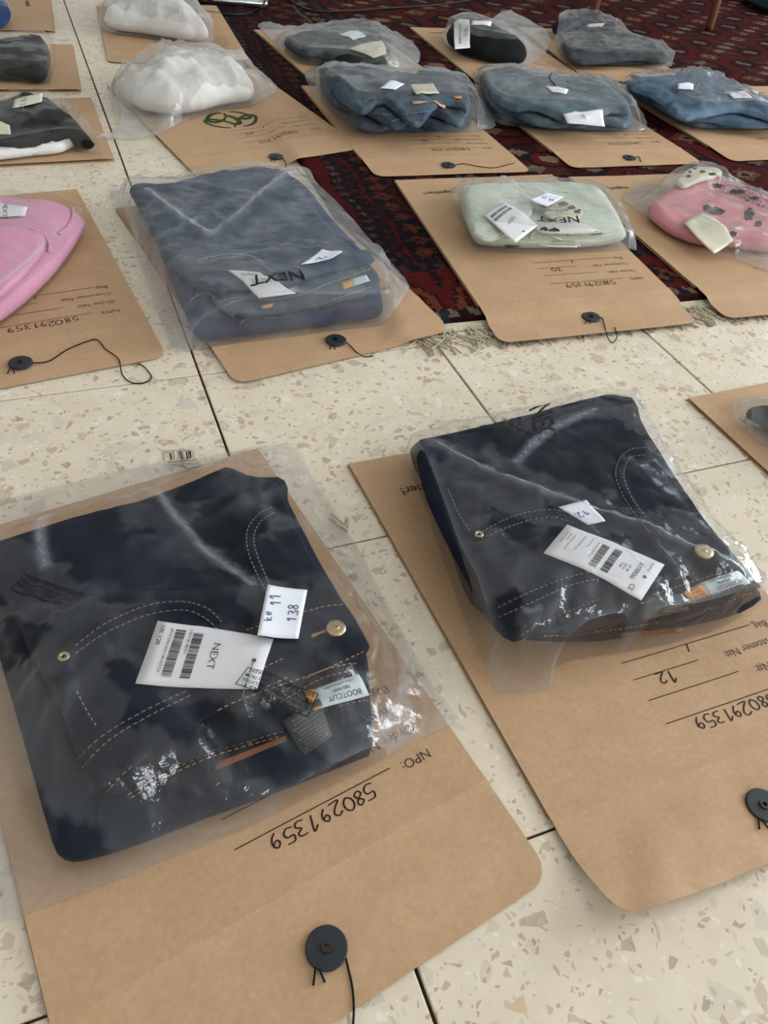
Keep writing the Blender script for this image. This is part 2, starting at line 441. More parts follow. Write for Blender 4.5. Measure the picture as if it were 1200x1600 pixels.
    put((B > 0.108) & (B < 0.13) & (np.abs((A / 0.026) % 1 - 0.5) < 0.22), pur)
    G = B < 0.022
    ph = np.floor(A / 0.012).astype(int) % 6
    put(G, ivory * 0.75)
    for n_, c in ((0, navy), (2, red), (4, np.array(rgb(40, 62, 70)[:3]))):
        put(G & (ph == n_), c)
    put(B < 0.006, dred * 0.9)
    C = C * 0.46 * (0.8 + 0.4 * rng.random((nb, na, 1)))
    C = C * (0.86 + 0.28 * np.repeat(np.repeat(rng.random((nb // 10 + 1, 1, 1)), 10, 0)[:nb], na, 1))
    ga, gb = np.meshgrid(np.arange(na + 1) * k, np.arange(nb + 1) * k)
    X = RUG_O.x + ca * ga - sa * gb; Y = RUG_O.y + sa * ga + ca * gb
    Z = RUG_Z - 0.0006 * rng.random(X.shape)
    edge = np.minimum(np.minimum(ga, gb), np.minimum(na * k - ga, nb * k - gb))
    Z = np.where(edge < 1e-6, 0.0008, Z)
    V = np.stack([X, Y, Z], -1).reshape(-1, 3)
    idx = np.arange((na + 1) * (nb + 1)).reshape(nb + 1, na + 1)
    Fq = np.stack([idx[:-1, :-1], idx[:-1, 1:], idx[1:, 1:], idx[1:, :-1]], -1).reshape(-1, 4)
    me = bpy.data.meshes.new('pile')
    me.vertices.add(len(V)); me.vertices.foreach_set('co', V.ravel())
    me.loops.add(Fq.size); me.loops.foreach_set('vertex_index', Fq.ravel())
    me.polygons.add(len(Fq)); me.polygons.foreach_set('loop_start', np.arange(0, Fq.size, 4))
    me.polygons.foreach_set('loop_total', np.full(len(Fq), 4))
    me.update()
    at_ = me.color_attributes.new('knots', 'FLOAT_COLOR', 'CORNER')
    cc = np.concatenate([C.reshape(-1, 3), np.ones((na * nb, 1))], 1)
    at_.data.foreach_set('color', np.repeat(cc, 4, 0).astype(np.float32).ravel())
    m, nt, out = mat_new('wool_pile')
    a = nd(nt, 'ShaderNodeAttribute', attribute_name='knots')
    P = pos(nt)
    f = ramp(nt, noise_tex(nt, P, 600, 2, 0.7), [(0.3, (0.6, 0.6, 0.6)), (0.7, (1.3, 1.3, 1.3))])
    mm = nt.nodes.new('ShaderNodeMix'); mm.data_type = 'RGBA'; mm.blend_type = 'MULTIPLY'; mm.inputs[0].default_value = 1
    nt.links.new(a.outputs['Color'], mm.inputs[6]); nt.links.new(f, mm.inputs[7])
    b = bump(nt, noise_tex(nt, P, 420, 3, 0.7), 0.6, 0.003)
    principled(nt, out, mm.outputs[2], 0.95, 0.1, b)
    me.materials.append(m)
    root = thing('rug', (RUG_O.x, RUG_O.y, 0), 'dark red and navy patterned woollen rug with cream fringe lying on the tiles', 'rug')
    o = bpy.data.objects.new('pile', me); COL.objects.link(o); o.parent = root
    o.location = -root.location
    # fringe at the near end: flat woven strip and loose threads
    vs, fs = [], []
    n = 160
    for i in range(n + 1):
        a_ = RUG_W * i / n
        for b_, z_ in ((0.0, 0.003), (-0.012 - 0.003 * random.random(), 0.0012)):
            x, y = rug_xy(a_, b_); vs.append((x, y, z_))
    for i in range(n): fs.append((2 * i, 2 * i + 1, 2 * i + 3, 2 * i + 2))
    fm = plain('fringe_cotton', rgb(206, 194, 168), 0.95, 0.1, var=0.25, sc=200)
    part('woven_edge', vs, fs, fm, root)
    vs, fs = [], []
    R = random.Random(3)
    for i in range(620):
        a_ = R.uniform(0, RUG_W * 0.75)
        ln = R.uniform(0.02, 0.05); wob = R.uniform(-0.02, 0.02); w2 = R.uniform(-0.014, 0.014)
        r = 0.0008
        ring = []
        for s in range(6):
            t = s / 5
            b_ = -0.008 - ln * t
            aa = a_ + wob * t + w2 * math.sin(t * 5)
            z = 0.0008 + 0.0012 * max(0, math.sin(t * 3.0 + i)) * R.random()
            x, y = rug_xy(aa, b_)
            ring.append(len(vs))
            vs += [(x - r, y, z), (x + r, y, z), (x, y, z + 1.6 * r)]
        for p_, q_ in zip(ring, ring[1:]):
            for c in range(3):
                d = (c + 1) % 3
                fs.append((p_ + c, p_ + d, q_ + d, q_ + c))
    part('fringe', vs, fs, fm, root, kind='stuff')
build_rug()

# ------------------------------------------------------------------ mesh builders for sheets, pads and film
def smooth_loop(pts, it=2):
    p = [Vector(q) for q in pts]
    for _ in range(it):
        out = []
        for i in range(len(p)):
            a, b = p[i], p[(i + 1) % len(p)]
            out += [a * 0.8 + b * 0.2, a * 0.2 + b * 0.8] if _ == 0 else [a * 0.75 + b * 0.25, a * 0.25 + b * 0.75]
        p = out
    return p
def resample(loop, step, closed=True):
    pts = list(loop) + ([loop[0]] if closed else [])
    out = []
    for a, b in zip(pts, pts[1:]):
        n = max(1, int(round((b - a).length / step)))
        for k in range(n):
            out.append(a.lerp(b, k / n))
    if not closed: out.append(pts[-1])
    return out
def area2(loop):
    return sum(a.x * b.y - b.x * a.y for a, b in zip(loop, loop[1:] + loop[:1])) / 2
def seg_dist(P, loop):
    """distance of every point (n,2) to the closed polyline"""
    A = np.array([(p.x, p.y) for p in loop]); B = np.roll(A, -1, 0)
    out = np.full(len(P), 1e9)
    for a, b in zip(A, B):
        d = b - a; L2 = max(1e-12, d @ d)
        t = np.clip(((P - a) @ d) / L2, 0, 1)
        q = P - (a + t[:, None] * d)
        out = np.minimum(out, (q * q).sum(1))
    return np.sqrt(out)
def inside(P, loop):
    A = np.array([(p.x, p.y) for p in loop]); B = np.roll(A, -1, 0)
    c = np.zeros(len(P), bool)
    for a, b in zip(A, B):
        cond = (a[1] > P[:, 1]) != (b[1] > P[:, 1])
        if abs(b[1] - a[1]) < 1e-12: continue
        xi = a[0] + (P[:, 1] - a[1]) * (b[0] - a[0]) / (b[1] - a[1])
        c ^= cond & (P[:, 0] < xi)
    return c
def fill(loop, spacing, rings=(), seed=1, edge_step=None):
    """triangulated region: boundary loop first, then points. -> (n,2) pts, tris, distance to edge, n boundary"""
    loop = [Vector((p.x, p.y)) for p in loop]
    if area2(loop) < 0: loop.reverse()
    loop = resample(loop, edge_step or spacing)
    nB = len(loop)
    pts = [(p.x, p.y) for p in loop]
    rmax = 0.0
    for d in rings:
        rp = []
        for i, p in enumerate(loop):
            t = (loop[(i + 1) % nB] - loop[i - 1])
            if t.length < 1e-9: continue
            t.normalize()
            rp.append((p.x - t.y * d, p.y + t.x * d))
        rp = np.array(rp)
        ok = inside(rp, loop) & (seg_dist(rp, loop) > 0.8 * d)
        pts += [tuple(q) for q in rp[ok]]
        rmax = max(rmax, d)
    xs = [p.x for p in loop]; ys = [p.y for p in loop]
    rng = np.random.default_rng(seed)
    gx, gy = np.meshgrid(np.arange(min(xs), max(xs), spacing), np.arange(min(ys), max(ys), spacing * 0.87))
    gx = gx + (np.arange(gx.shape[0]) % 2)[:, None] * spacing * 0.5
    G = np.stack([gx.ravel(), gy.ravel()], 1) + rng.uniform(-0.16, 0.16, (gx.size, 2)) * spacing
    G = G[inside(G, loop)]
    if len(G): G = G[seg_dist(G, loop) > rmax + spacing * 0.45]
    pts += [tuple(q) for q in G]
    v, e, f, ov, oe, of = delaunay_2d_cdt([Vector(p) for p in pts], [(i, (i + 1) % nB) for i in range(nB)], [], 1, 1e-6)
    V = np.array([(p.x, p.y) for p in v])
    remap_b = np.zeros(len(V), bool)
    bidx = [-1] * nB
    for k, src in enumerate(ov):
        for s in src:
            if s < nB: remap_b[k] = True; bidx[s] = k
    T = []
    for t in f:
        if len(t) != 3: continue
        a, b, c = V[t[0]], V[t[1]], V[t[2]]
        ar = (b[0] - a[0]) * (c[1] - a[1]) - (b[1] - a[1]) * (c[0] - a[0])
        T.append(tuple(t) if ar > 0 else (t[0], t[2], t[1]))
    D = seg_dist(V, loop); D[remap_b] = 0
    return V, T, D, remap_b, [b for b in bidx if b >= 0]
def neighbours(n, T):
    E = set()
    for a, b, c in T:
        E.update(((a, b), (b, a), (b, c), (c, b), (a, c), (c, a)))
    E = np.array(list(E))
    deg = np.bincount(E[:, 0], minlength=n).astype(float)
    deg[deg == 0] = 1
    return E, deg
def relax(z, E, deg, it, low=None, pin=None, amount=1.0):
    for _ in range(it):
        s = np.bincount(E[:, 0], weights=z[E[:, 1]], minlength=len(z)) / deg
        zn = z * (1 - amount) + s * amount
        if low is not None: zn = np.maximum(zn, low)
        if pin is not None: zn[pin] = z[pin]
        z = zn
    return z
def two_sided(V, T, ztop, zbot, bidx, sharp=False):
    """closed shell from a top and a bottom height over the same triangulation"""
    n = len(V)
    verts = [(V[i][0], V[i][1], ztop[i]) for i in range(n)] + [(V[i][0], V[i][1], zbot[i]) for i in range(n)]
    faces = [t for t in T] + [(a + n, c + n, b + n) for a, b, c in T]
    m = len(bidx)
    if sharp:                                  # the rim gets its own vertices, so the face stays flat up to its edge
        s0 = len(verts)
        verts += [verts[b] for b in bidx] + [verts[b + n] for b in bidx]
        for k in range(m):
            k2 = (k + 1) % m
            faces.append((s0 + k, s0 + m + k, s0 + m + k2, s0 + k2))
    else:
        for k in range(m):
            a, b = bidx[k], bidx[(k + 1) % m]
            faces.append((a, a + n, b + n, b))
    return verts, faces
def sheet_mesh(loop, z_of, thick, spacing=0.012, edge_step=None, seed=1):
    V, T, D, B, bi = fill(loop, spacing, seed=seed, edge_step=edge_step)
    zt = np.array([z_of(x, y) for x, y in V])
    return two_sided(V, T, zt, zt - thick, bi, True)

def tube(path, r, sides=5, closed=False):
    vs, fs = [], []
    n = len(path)
    for i, p in enumerate(path):
        t = (path[min(i + 1, n - 1)] - path[max(i - 1, 0)])
        if t.length < 1e-9: t = Vector((1, 0, 0))
        t.normalize()
        up = Vector((0, 0, 1)) if abs(t.z) < 0.95 else Vector((1, 0, 0))
        u = t.cross(up).normalized(); w = u.cross(t)
        for k in range(sides):
            a = 2 * math.pi * k / sides
            vs.append(p + u * (math.cos(a) * r) + w * (math.sin(a) * r))
    for i in range(n - 1):
        for k in range(sides):
            a, b = i * sides + k, i * sides + (k + 1) % sides
            fs.append((a, b, b + sides, a + sides))
    fs.append(tuple(range(sides))[::-1]); fs.append(tuple(range((n - 1) * sides, n * sides)))
    return vs, fs
def spline(pts, n=8):
    P = [pts[0]] + list(pts) + [pts[-1]]
    out = []
    for i in range(1, len(P) - 2):
        p0, p1, p2, p3 = P[i - 1], P[i], P[i + 1], P[i + 2]
        for k in range(n):
            t = k / n
            out.append(0.5 * ((2 * p1) + (p2 - p0) * t + (2 * p0 - 5 * p1 + 4 * p2 - p3) * t * t + (3 * p1 - p0 - 3 * p2 + p3) * t ** 3))
    out.append(P[-2])
    return out
def disc(c, r, h, seg=40, hole=0.0, dome=0.0, nrm=None):
    """flat disc (with a hole) standing h high on c"""
    prof = [(r, 0), (r, h * 0.7), (r - min(h, r * 0.1) * 0.5, h)]
    if hole: prof += [(hole, h), (hole, 0)]
    else: prof += [(r * 0.6, h + dome * 0.7), (0.0005, h + dome)]
    vs, fs = [], []
    q = Vector((0, 0, 1)).rotation_difference(nrm) if nrm is not None else None
    for k in range(seg):
        a = 2 * math.pi * k / seg
        for (rr, z) in prof:
            v = Vector((rr * math.cos(a), rr * math.sin(a), z))
            if q: v = q @ v
            vs.append(v + c)
    m = len(prof)
    for k in range(seg):
        for i in range(m - 1):
            a, b = k * m + i, ((k + 1) % seg) * m + i
            fs.append((a, b, b + 1, a + 1))
    return vs, fs

# ---- lettering
_glyph = {}
def text_geo(s, align='LEFT', thin=0.0):
    """flat lettering with cap height 1, x from 0"""
    key = (s, thin)
    if key not in _glyph:
        cu = bpy.data.curves.new('lettering', 'FONT')
        cu.body = s; cu.resolution_u = 3; cu.size = 1.0
        cu.offset = thin
        ob = bpy.data.objects.new('lettering', cu)
        me = bpy.data.meshes.new_from_object(ob)
        vs = [v.co.copy() for v in me.vertices]; fs = [tuple(p.vertices) for p in me.polygons]
        bpy.data.objects.remove(ob); bpy.data.meshes.remove(me); bpy.data.curves.remove(cu)
        _glyph[key] = (vs, fs)
    vs, fs = _glyph[key]
    if not vs: return [], []
    k = 1 / 0.70
    w = max(v.x for v in vs) * k
    off = {'LEFT': 0, 'CENTER': -w / 2, 'RIGHT': -w}[align]
    return [(v.x * k + off, v.y * k) for v in vs], fs
STROKES = {
 '0': [[(.5, 0), (.15, .25), (.1, .7), (.4, 1), (.75, .8), (.8, .35), (.5, 0)]],
 '1': [[(.15, .7), (.5, 1), (.42, 0)]],
 '2': [[(.12, .8), (.45, 1), (.72, .78), (.5, .4), (.1, 0), (.85, .05)]],
 '3': [[(.15, .95), (.6, .95), (.7, .72), (.4, .53), (.75, .3), (.55, .03), (.12, .08)]],
 '4': [[(.5, 1), (.1, .4), (.85, .42)], [(.62, .7), (.55, 0)]],
 '5': [[(.78, 1), (.25, .97), (.2, .58), (.6, .6), (.75, .3), (.5, .02), (.1, .08)]],
 '6': [[(.65, 1), (.25, .6), (.15, .2), (.45, 0), (.75, .22), (.5, .48), (.2, .3)]],
 '7': [[(.1, .95), (.8, .97), (.4, 0)], [(.25, .5), (.7, .52)]],
 '8': [[(.5, .52), (.2, .75), (.45, 1), (.7, .8), (.5, .52), (.18, .25), (.45, 0), (.75, .22), (.5, .52)]],
 '9': [[(.72, .75), (.42, .98), (.2, .72), (.42, .5), (.72, .72), (.66, .3), (.4, 0)]],
 '/': [[(.3, 0), (.6, 1)]],
 'k': [[(.2, 1), (.2, 0)], [(.7, .6), (.25, .3), (.75, 0)]],
 'e': [[(.2, .3), (.7, .35), (.55, .6), (.2, .4), (.35, .05), (.7, .12)]],
 '-': [[(.2, .4), (.8, .42)]],
}
def hand_geo(s, seed=0, w=0.09, pitch=0.86):
    """hand-written strokes as flat ribbons, height 1"""
    R = random.Random(seed)
    vs, fs = [], []
    x0 = 0
    for ch in s:
        if ch == ' ': x0 += pitch; continue
        dy, sc, sk = R.uniform(-.08, .08), R.uniform(.88, 1.1), R.uniform(-.05, .12)
        for st in STROKES.get(ch, []):
            p = spline([Vector((x0 + (q[0] + sk * q[1]) * sc * .95 + R.uniform(-.02, .02), q[1] * sc + dy, 0)) for q in st], 5)
            b = len(vs)
            for i, q in enumerate(p):
                t = p[min(i + 1, len(p) - 1)] - p[max(i - 1, 0)]
                if t.length < 1e-6: t = Vector((1, 0, 0))
                t.normalize()
                hw = w * 0.5 * (0.8 + 0.4 * abs(t.y))
                vs += [(q.x - t.y * hw, q.y + t.x * hw), (q.x + t.y * hw, q.y - t.x * hw)]
            for i in range(len(p) - 1):
                fs.append((b + 2 * i, b + 2 * i + 1, b + 2 * i + 3, b + 2 * i + 2))
        x0 += pitch
    return vs, fs
def refine(vs, fs, maxlen):
    bm = bmesh.new()
    bv = [bm.verts.new((v[0], v[1], 0)) for v in vs]
    for f in fs:
        try: bm.faces.new([bv[i] for i in f])
        except ValueError: pass
    bmesh.ops.triangulate(bm, faces=bm.faces)
    for _ in range(5):
        e = [e for e in bm.edges if e.calc_length() > maxlen]
        if not e: break
        bmesh.ops.subdivide_edges(bm, edges=e, cuts=1)
        bmesh.ops.triangulate(bm, faces=[f for f in bm.faces if len(f.verts) > 3])
    bm.verts.index_update()
    out = [(v.co.x, v.co.y) for v in bm.verts], [tuple(v.index for v in f.verts) for f in bm.faces]
    bm.free()
    return out
class Print:
    """collects flat marks in some frame and lays them on surfaces as one mesh"""
    def __init__(self): self.v, self.f = [], []
    def add(self, vs, fs, fn):
        b = len(self.v)
        self.v += [fn(*p[:2]) for p in vs]
        self.f += [tuple(i + b for i in f) for f in fs]
    def bar(self, x0, y0, x1, y1, fn, n=1):
        vs, fs = [], []
        for i in range(n + 1):
            x = x0 + (x1 - x0) * i / n
            vs += [(x, y0), (x, y1)]
        for i in range(n): fs.append((2 * i, 2 * i + 2, 2 * i + 3, 2 * i + 1))
        self.add(vs, fs, fn)
    def lay(self, name, mat, root, bvhs, off=0.0004, maxlen=None, label=None, zdef=0.01):
        vs, fs = self.v, self.f
        if not vs: return None
        vs = [(v[0], v[1]) for v in vs]
        if maxlen: vs, fs = refine(vs, fs, maxlen)
        W = []
        for x, y in vs:
            z = drop(x, y, bvhs)
            W.append((x, y, (z if z is not None else zdef) + off))
        # all marks face up
        F2 = []
        for f in fs:
            a, b, c = W[f[0]], W[f[1]], W[f[2]]
            ar = (b[0] - a[0]) * (c[1] - a[1]) - (b[1] - a[1]) * (c[0] - a[0])
            F2.append(f if ar >= 0 else tuple(reversed(f)))
        return part(name, W, F2, mat, root, label, smooth=False)

# ------------------------------------------------------------------ kraft envelopes
ENV = {}                       # key -> dict(P=function, bvh=...)
ENV_BVH = []
def envelope(key, pose, label, disc_on=True, tail=None, hand=None, cust=None, curl=0.0, logo=False, words=True, seed=1, strings=None, lift=0.0, together=True):
    x, y, th, W, H, sh = pose
    x, y, W, H = x * TILE, y * TILE, W * TILE, H * TILE
    c, s = math.cos(th), math.sin(th)
    def P(ss, tt):
        X, Y = (ss - 0.5) * W + sh * tt * H, tt * H
        return Vector((x + c * X - s * Y, y + s * X + c * Y))
    def ST(px, py):
        dx, dy = px - x, py - y
        X, Y = c * dx + s * dy, -s * dx + c * dy
        return (X - sh * Y) / W + 0.5, Y / H
    CR = 0.158
    def zf(px, py):
        ss, tt = ST(px, py)
        z = ground(px, py) + 0.0034 + lift * tt + 0.0007 * N3(px * 9 + seed, py * 9) + 0.0002 * N3(px * 30, py * 30 + seed)
        if tt < CR:                                   # the open flap: creased, rests lower at its free edge
            k = 1 - tt / CR
            z -= 0.0009 * k
            z += curl * (max(0, 1 - ss * 1.7) ** 2 * k * k * 0.016 + 0.0045 * k * abs(N3(px * 24 + 5, py * 24)) + 0.007 * k * max(0, N3(px * 12, py * 12 + 3)))
        z += 0.0007 * max(0, 1 - abs(tt - CR) / 0.006)    # raised score line
        return max(z, ground(px, py) + (0.0023 if tt > CR - 0.01 else 0.0012))
    root = thing('kraft_envelope', (x, y, 0), label, 'envelope', 'kraft string envelopes laid out in rows')
    rc = 0.014
    flap = [P(0, CR + .0), P(0, rc / H)] + [P(rc / W * (1 - math.cos(a)), rc / H * (1 - math.sin(a))) for a in (0.4, 0.8, 1.2)] + \
           [P(rc / W, 0), P(1 - rc / W, 0)] + [P(1 - rc / W * (1 - math.sin(a)), rc / H * (1 - math.cos(a))) for a in (0.4, 0.8, 1.2)] + [P(1, rc / H), P(1, CR)]
    body = [P(0, 1), P(0, CR), P(1, CR), P(1, 1)]
    v1, f1 = sheet_mesh(body, zf, 0.0006, 0.011, 0.008)
    v2, f2 = sheet_mesh(flap, zf, 0.0006, 0.008, 0.005)
    part('front_panel', v1, f1, M['kraft'], root)
    part('flap', v2, f2, M['kraft'], root)
    d = 0.0025
    back = [P(-d, 1.003), P(-d, CR + .01), P(1 + d * .6, CR + .01), P(1 + d * .6, 1.003)]
    v3, f3 = sheet_mesh(back, lambda a, b: ground(a, b) + 0.0011 + 0.0002 * N3(a * 8, b * 8), 0.0006, 0.02, 0.015)
    part('back_panel', v3, f3, M['kraft'], root)
    bv = [bvh_of(v1, f1), bvh_of(v2, f2)]
    ENV_BVH.extend(bv); ENV_BVH.append(bvh_of(v3, f3))
    e = dict(P=P, bvh=bv, root=root, zf=zf, W=W, H=H)
    ENV[key] = e
    if disc_on:
        p = P(0.5, 0.074); z = drop(p.x, p.y, bv, 0.004) + 0.0002
        cen = Vector((p.x, p.y, z))
        vs, fs = disc(cen, 0.0108, 0.0016, 40, hole=0.0025)
        bt = part('button', vs, fs, M['disc'], root, smooth=False)
        vs, fs = disc(cen + Vector((0, 0, 0.0001)), 0.0031, 0.0024, 24, hole=0.0014)
        part('eyelet', vs, fs, M['steel'], bt, smooth=False)
        # string held under the disc, its two frayed ends, and its long run
        paths = []
        t0 = P(0.47, 0.066)
        for dx, dy in ((-0.052, -0.024), (-0.03, -0.028)):
            q = P(0.5 + dx, 0.07 + dy)
            paths.append([Vector((t0.x, t0.y, z + 0.001)), Vector(((t0.x + q.x) / 2, (t0.y + q.y) / 2, z + 0.0012)), Vector((q.x, q.y, zf(q.x, q.y) + 0.0008))])
        if strings:
            run = [P(0.53, 0.066).to_3d()]
            run[0].z = z + 0.0009
            for (px, py) in strings:
                g = at(px, py, 0.004)
                zz = drop(g.x, g.y, bv, ground(g.x, g.y)) + 0.0008
                run.append(Vector((g.x, g.y, zz)))
            paths.append(spline(run, 6))
        for pth in paths:
            if len(pth) == 3: pth = spline(pth, 4)
        vs, fs = [], []
        for pth in paths:
            a, b = tube(pth, 0.00055, 6)
            o_ = len(vs); vs += a; fs += [tuple(i + o_ for i in f) for f in b]
        if strings:                                    # frayed tip
            tip = paths[-1][-1]; R = random.Random(seed)
            for _ in range(4):
                q = tip + Vector((R.uniform(-.004, .004), R.uniform(-.004, .004), 0.0005))
                a, b = tube([tip, (tip + q) / 2 + Vector((0, 0, .001)), q], 0.0002, 4)
                o_ = len(vs); vs += a; fs += [tuple(i + o_ for i in f) for f in b]
        part('string', vs, fs, M['thread'], root)
    if words:
        pr = Print()
        def tx(s0, t0, size):
            def fn(a, b): return P(s0 - a * size / W, t0 - b * size / H)
            return fn
        cap = 0.0062
        for word, t_, e_ in (('NPO:', .243, .81), ('Order N#:', .290, .715), ('Customer N#:', .333, .63), ('Bag', .369, .86)):
            vs, fs = text_geo(word, 'LEFT', -0.012)
            pr.add(vs, fs, tx(0.918, t_, cap))
            h = 0.0006 / H
            pr.bar(e_, t_ + h * .2, 0.415, t_ - h * .8, lambda a, b: P(a, b), 12)
        pr.lay('printed_form', M['ink'], root, bv, 0.0003)
        pr = Print()
        if hand:
            vs, fs = hand_geo(hand, seed, 0.1)
            pr.add(vs, fs, tx(0.755, .236, 0.0088))
        if cust:
            p2 = Print()
            vs, fs = hand_geo(cust, seed + 3, 0.11)
            p2.add(vs, fs, tx(0.54, .330, 0.0088))
            p2.lay('written_customer_number', M['marker'], root, bv, 0.0003)
            p2 = Print()
            vs, fs = hand_geo('/', seed + 5, 0.11)
            p2.add(vs, fs, tx(0.64, .368, 0.007))
            p2.lay('written_slash', M['marker'], root, bv, 0.0003)
        pr.lay('written_order_number', M['marker'], root, bv, 0.0003)
    if together:
        pr = Print()
        vs, fs = text_geo('together!', 'RIGHT', 0.012)
        pr.add(vs, fs, lambda a, b: P(0.115 - a * 0.0092 / W, 0.895 - b * 0.0092 / H))
        pr.lay('printed_slogan', M['green_ink'], root, bv, 0.0003)
    if logo:
        # two linked leaf loops with a knot between them
        pr = Print()
        def loop_at(cx, cy, rx, ry, rot, w0, a0, a1, n=40):
            vs, fs = [], []
            for i in range(n + 1):
                a = a0 + (a1 - a0) * i / n
                w = w0 * 1.5 * (0.4 + 0.6 * abs(math.sin((i / n) * math.pi)))
                for k in (-1, 1):
                    X, Y = (rx + k * w) * math.cos(a), (ry + k * w) * math.sin(a)
                    vs.append((cx + X * math.cos(rot) - Y * math.sin(rot), cy + X * math.sin(rot) + Y * math.cos(rot)))
            for i in range(n): fs.append((2 * i, 2 * i + 1, 2 * i + 3, 2 * i + 2))
            return vs, fs
        for g in ((-.018, .006, .017, .0085, .55, .0016, 0.3, 5.6), (-.014, -.008, .015, .008, -.45, .0017, -0.2, 5.3),
                  (.018, .006, .017, .0085, -.55, .0016, 2.8, 8.6), (.014, -.008, .015, .008, .45, .0017, 3.4, 8.9),
                  (0, 0, .0075, .011, .3, .0022, 0, 4.6)):
            vs, fs = loop_at(*g)
            pr.add(vs, fs, lambda a, b: P(0.5 - a * 1.3 / W, 0.482 - b * 1.9 / H))
        pr.lay('printed_emblem', M['green_ink'], root, bv, 0.0003)
    return e
NUM = '580291359'
envelope('E1', (-0.143, -0.189, 0.183, 1.018, 1.619, 0.023), 'kraft string envelope nearest the camera, under the jeans with paper slip 11', hand=NUM, cust='11', seed=1, strings=[(546, 1520), (551, 1545), (553, 1575), (552, 1606)])
envelope('E2', (0.941, -0.241, 0.002, 1.03, 1.588, -0.029), 'kraft string envelope with a crumpled near corner, customer number 12, front right', hand=NUM, cust='12', seed=2, curl=1.0, strings=[(1196, 1250), (1206, 1262), (1216, 1290)])
envelope('E3', (2.392, -0.238, 0.025, 1.03, 1.63, 0.011), 'kraft envelope cut by the right edge of the picture, on bare tiles', seed=3)
envelope('E4', (-0.612, 2.076, 0.123, 1.03, 1.644, 0.015), 'kraft string envelope under the plain pink garment, its long black string trailing onto the tiles', hand=NUM, cust='29', seed=4,
         strings=[(75, 564), (105, 546), (135, 534), (152, 531), (165, 545), (185, 560), (190, 580), (204, 593), (224, 594), (236, 585), (226, 570), (217, 564)])
envelope('E5', (0.597, 1.973, 0.164, 0.978, 1.63, 0.022), 'kraft string envelope under the faded blue jeans, near corner pointing at the tile joint', seed=5, strings=[(548, 540), (557, 549), (570, 553), (583, 552)])
envelope('E6', (1.766, 1.891, -0.044, 1.019, 1.681, 0.06), 'kraft string envelope under the pale mint sweater, near edge on the rug fringe', hand=NUM, cust='30', seed=6, strings=[(940, 501), (944, 514), (950, 528), (958, 533), (964, 526), (960, 517)])
envelope('E7', (2.961, 1.838, -0.063, 1.03, 1.63, -0.005), 'kraft envelope under the pink printed garment at the right edge', seed=7)
envelope('E8', (-1.680, 4.635, -1.561, 1.041, 1.63, -0.013), 'kraft envelope lying sideways under the black garment with white trim, left edge', words=False, disc_on=False, seed=8, lift=0.0015)
envelope('E9', (0.891, 3.962, 0.235, 1.081, 1.63, 0.057), 'kraft string envelope with a green linked leaf emblem in full view', hand=NUM, cust='24', logo=True, seed=9, strings=[(443, 250), (447, 256), (446, 264)])
envelope('E10', (1.845, 3.638, -0.047, 1.006, 1.63, -0.019), 'kraft string envelope under the mid blue jeans, string ending at its corner', hand=NUM, cust='26', seed=10, strings=[(722, 264), (745, 268), (770, 270), (795, 264), (812, 258), (818, 253), (822, 262)])
envelope('E11', (3.148, 3.619, -0.044, 0.997, 1.63, -0.007), 'kraft string envelope under the pale blue jeans with a tag at their near edge', hand=NUM, seed=11, strings=[(996, 252), (999, 260)])
envelope('E12', (4.418, 3.595, -0.03, 1.03, 1.63, 0.003), 'kraft envelope under the shiny light blue jeans at the right edge of the third row', hand=NUM, seed=12)
envelope('E13', (5.50, 3.50, -0.03, 1.03, 1.63, 0.0), 'kraft envelope of which only a sliver shows, right of the shiny light blue jeans', seed=13, words=False)
envelope('E14', (-1.708, 5.949, -1.614, 1.048, 1.63, -0.005), 'kraft envelope lying sideways under the plain dark grey garment, left edge', words=False, disc_on=False, seed=14, lift=0.0015)
envelope('E15', (0.658, 5.962, -0.062, 1.024, 1.63, 0.001), 'kraft envelope under the farther of the two white bags', logo=True, cust='22', seed=15)
envelope('E16', (2.031, 5.171, 0.061, 1.03, 1.63, 0.0), 'kraft envelope mostly hidden under the charcoal garment with cream tag on the rug', seed=16)
envelope('E17', (3.316, 5.26, -0.057, 1.02, 1.63, 0.0), 'kraft envelope under the small bundled black garment on the rug', seed=17)
envelope('E18', (4.328, 5.294, -0.134, 0.992, 1.63, 0.0), 'kraft envelope under the dark grey folded garment at the back of the rug', seed=18, words=False)
envelope('E19', (-1.761, 7.363, -1.616, 1.03, 1.63, -0.002), 'kraft envelope lying sideways in the top left corner under the small blue bag', words=False, disc_on=False, seed=19, lift=0.0015)

# ------------------------------------------------------------------ soft goods
def unproject_outline(px, zb, T, klo=0.2, khi=0.8, under=()):
    """outline seen in the picture -> ground plan, each point taken at the height at which that side of the thing shows"""
    A = sum(a[0] * b[1] - b[0] * a[1] for a, b in zip(px, px[1:] + px[:1]))
    sg = 1 if A > 0 else -1
    out = []
    n = len(px)
    if under:
        cx, cy = sum(p[0] for p in px) / n, sum(p[1] for p in px) / n
        zs = sorted(hit(cx + (p[0] - cx) * 0.75, cy + (p[1] - cy) * 0.75, under, zb).z for p in px)
        zmid = zs[int(len(zs) * 0.6)]
    for i, p in enumerate(px):
        a, b = px[i - 1], px[(i + 1) % n]
        t = Vector((b[0] - a[0], b[1] - a[1]))
        if t.length < 1e-6: t = Vector((1, 0))
        t.normalize()
        ny = -t.x * sg                        # screen y of the outward normal (down is positive)
        k = khi + (klo - khi) * (0.5 + 0.5 * ny)
        z = zb
        if under:
            z = min(zmid + 0.004, max(zmid - 0.010, hit(p[0], p[1], under, zmid).z))
        out.append(at(p[0], p[1], z + T * k))
    return out
ALLG = {}
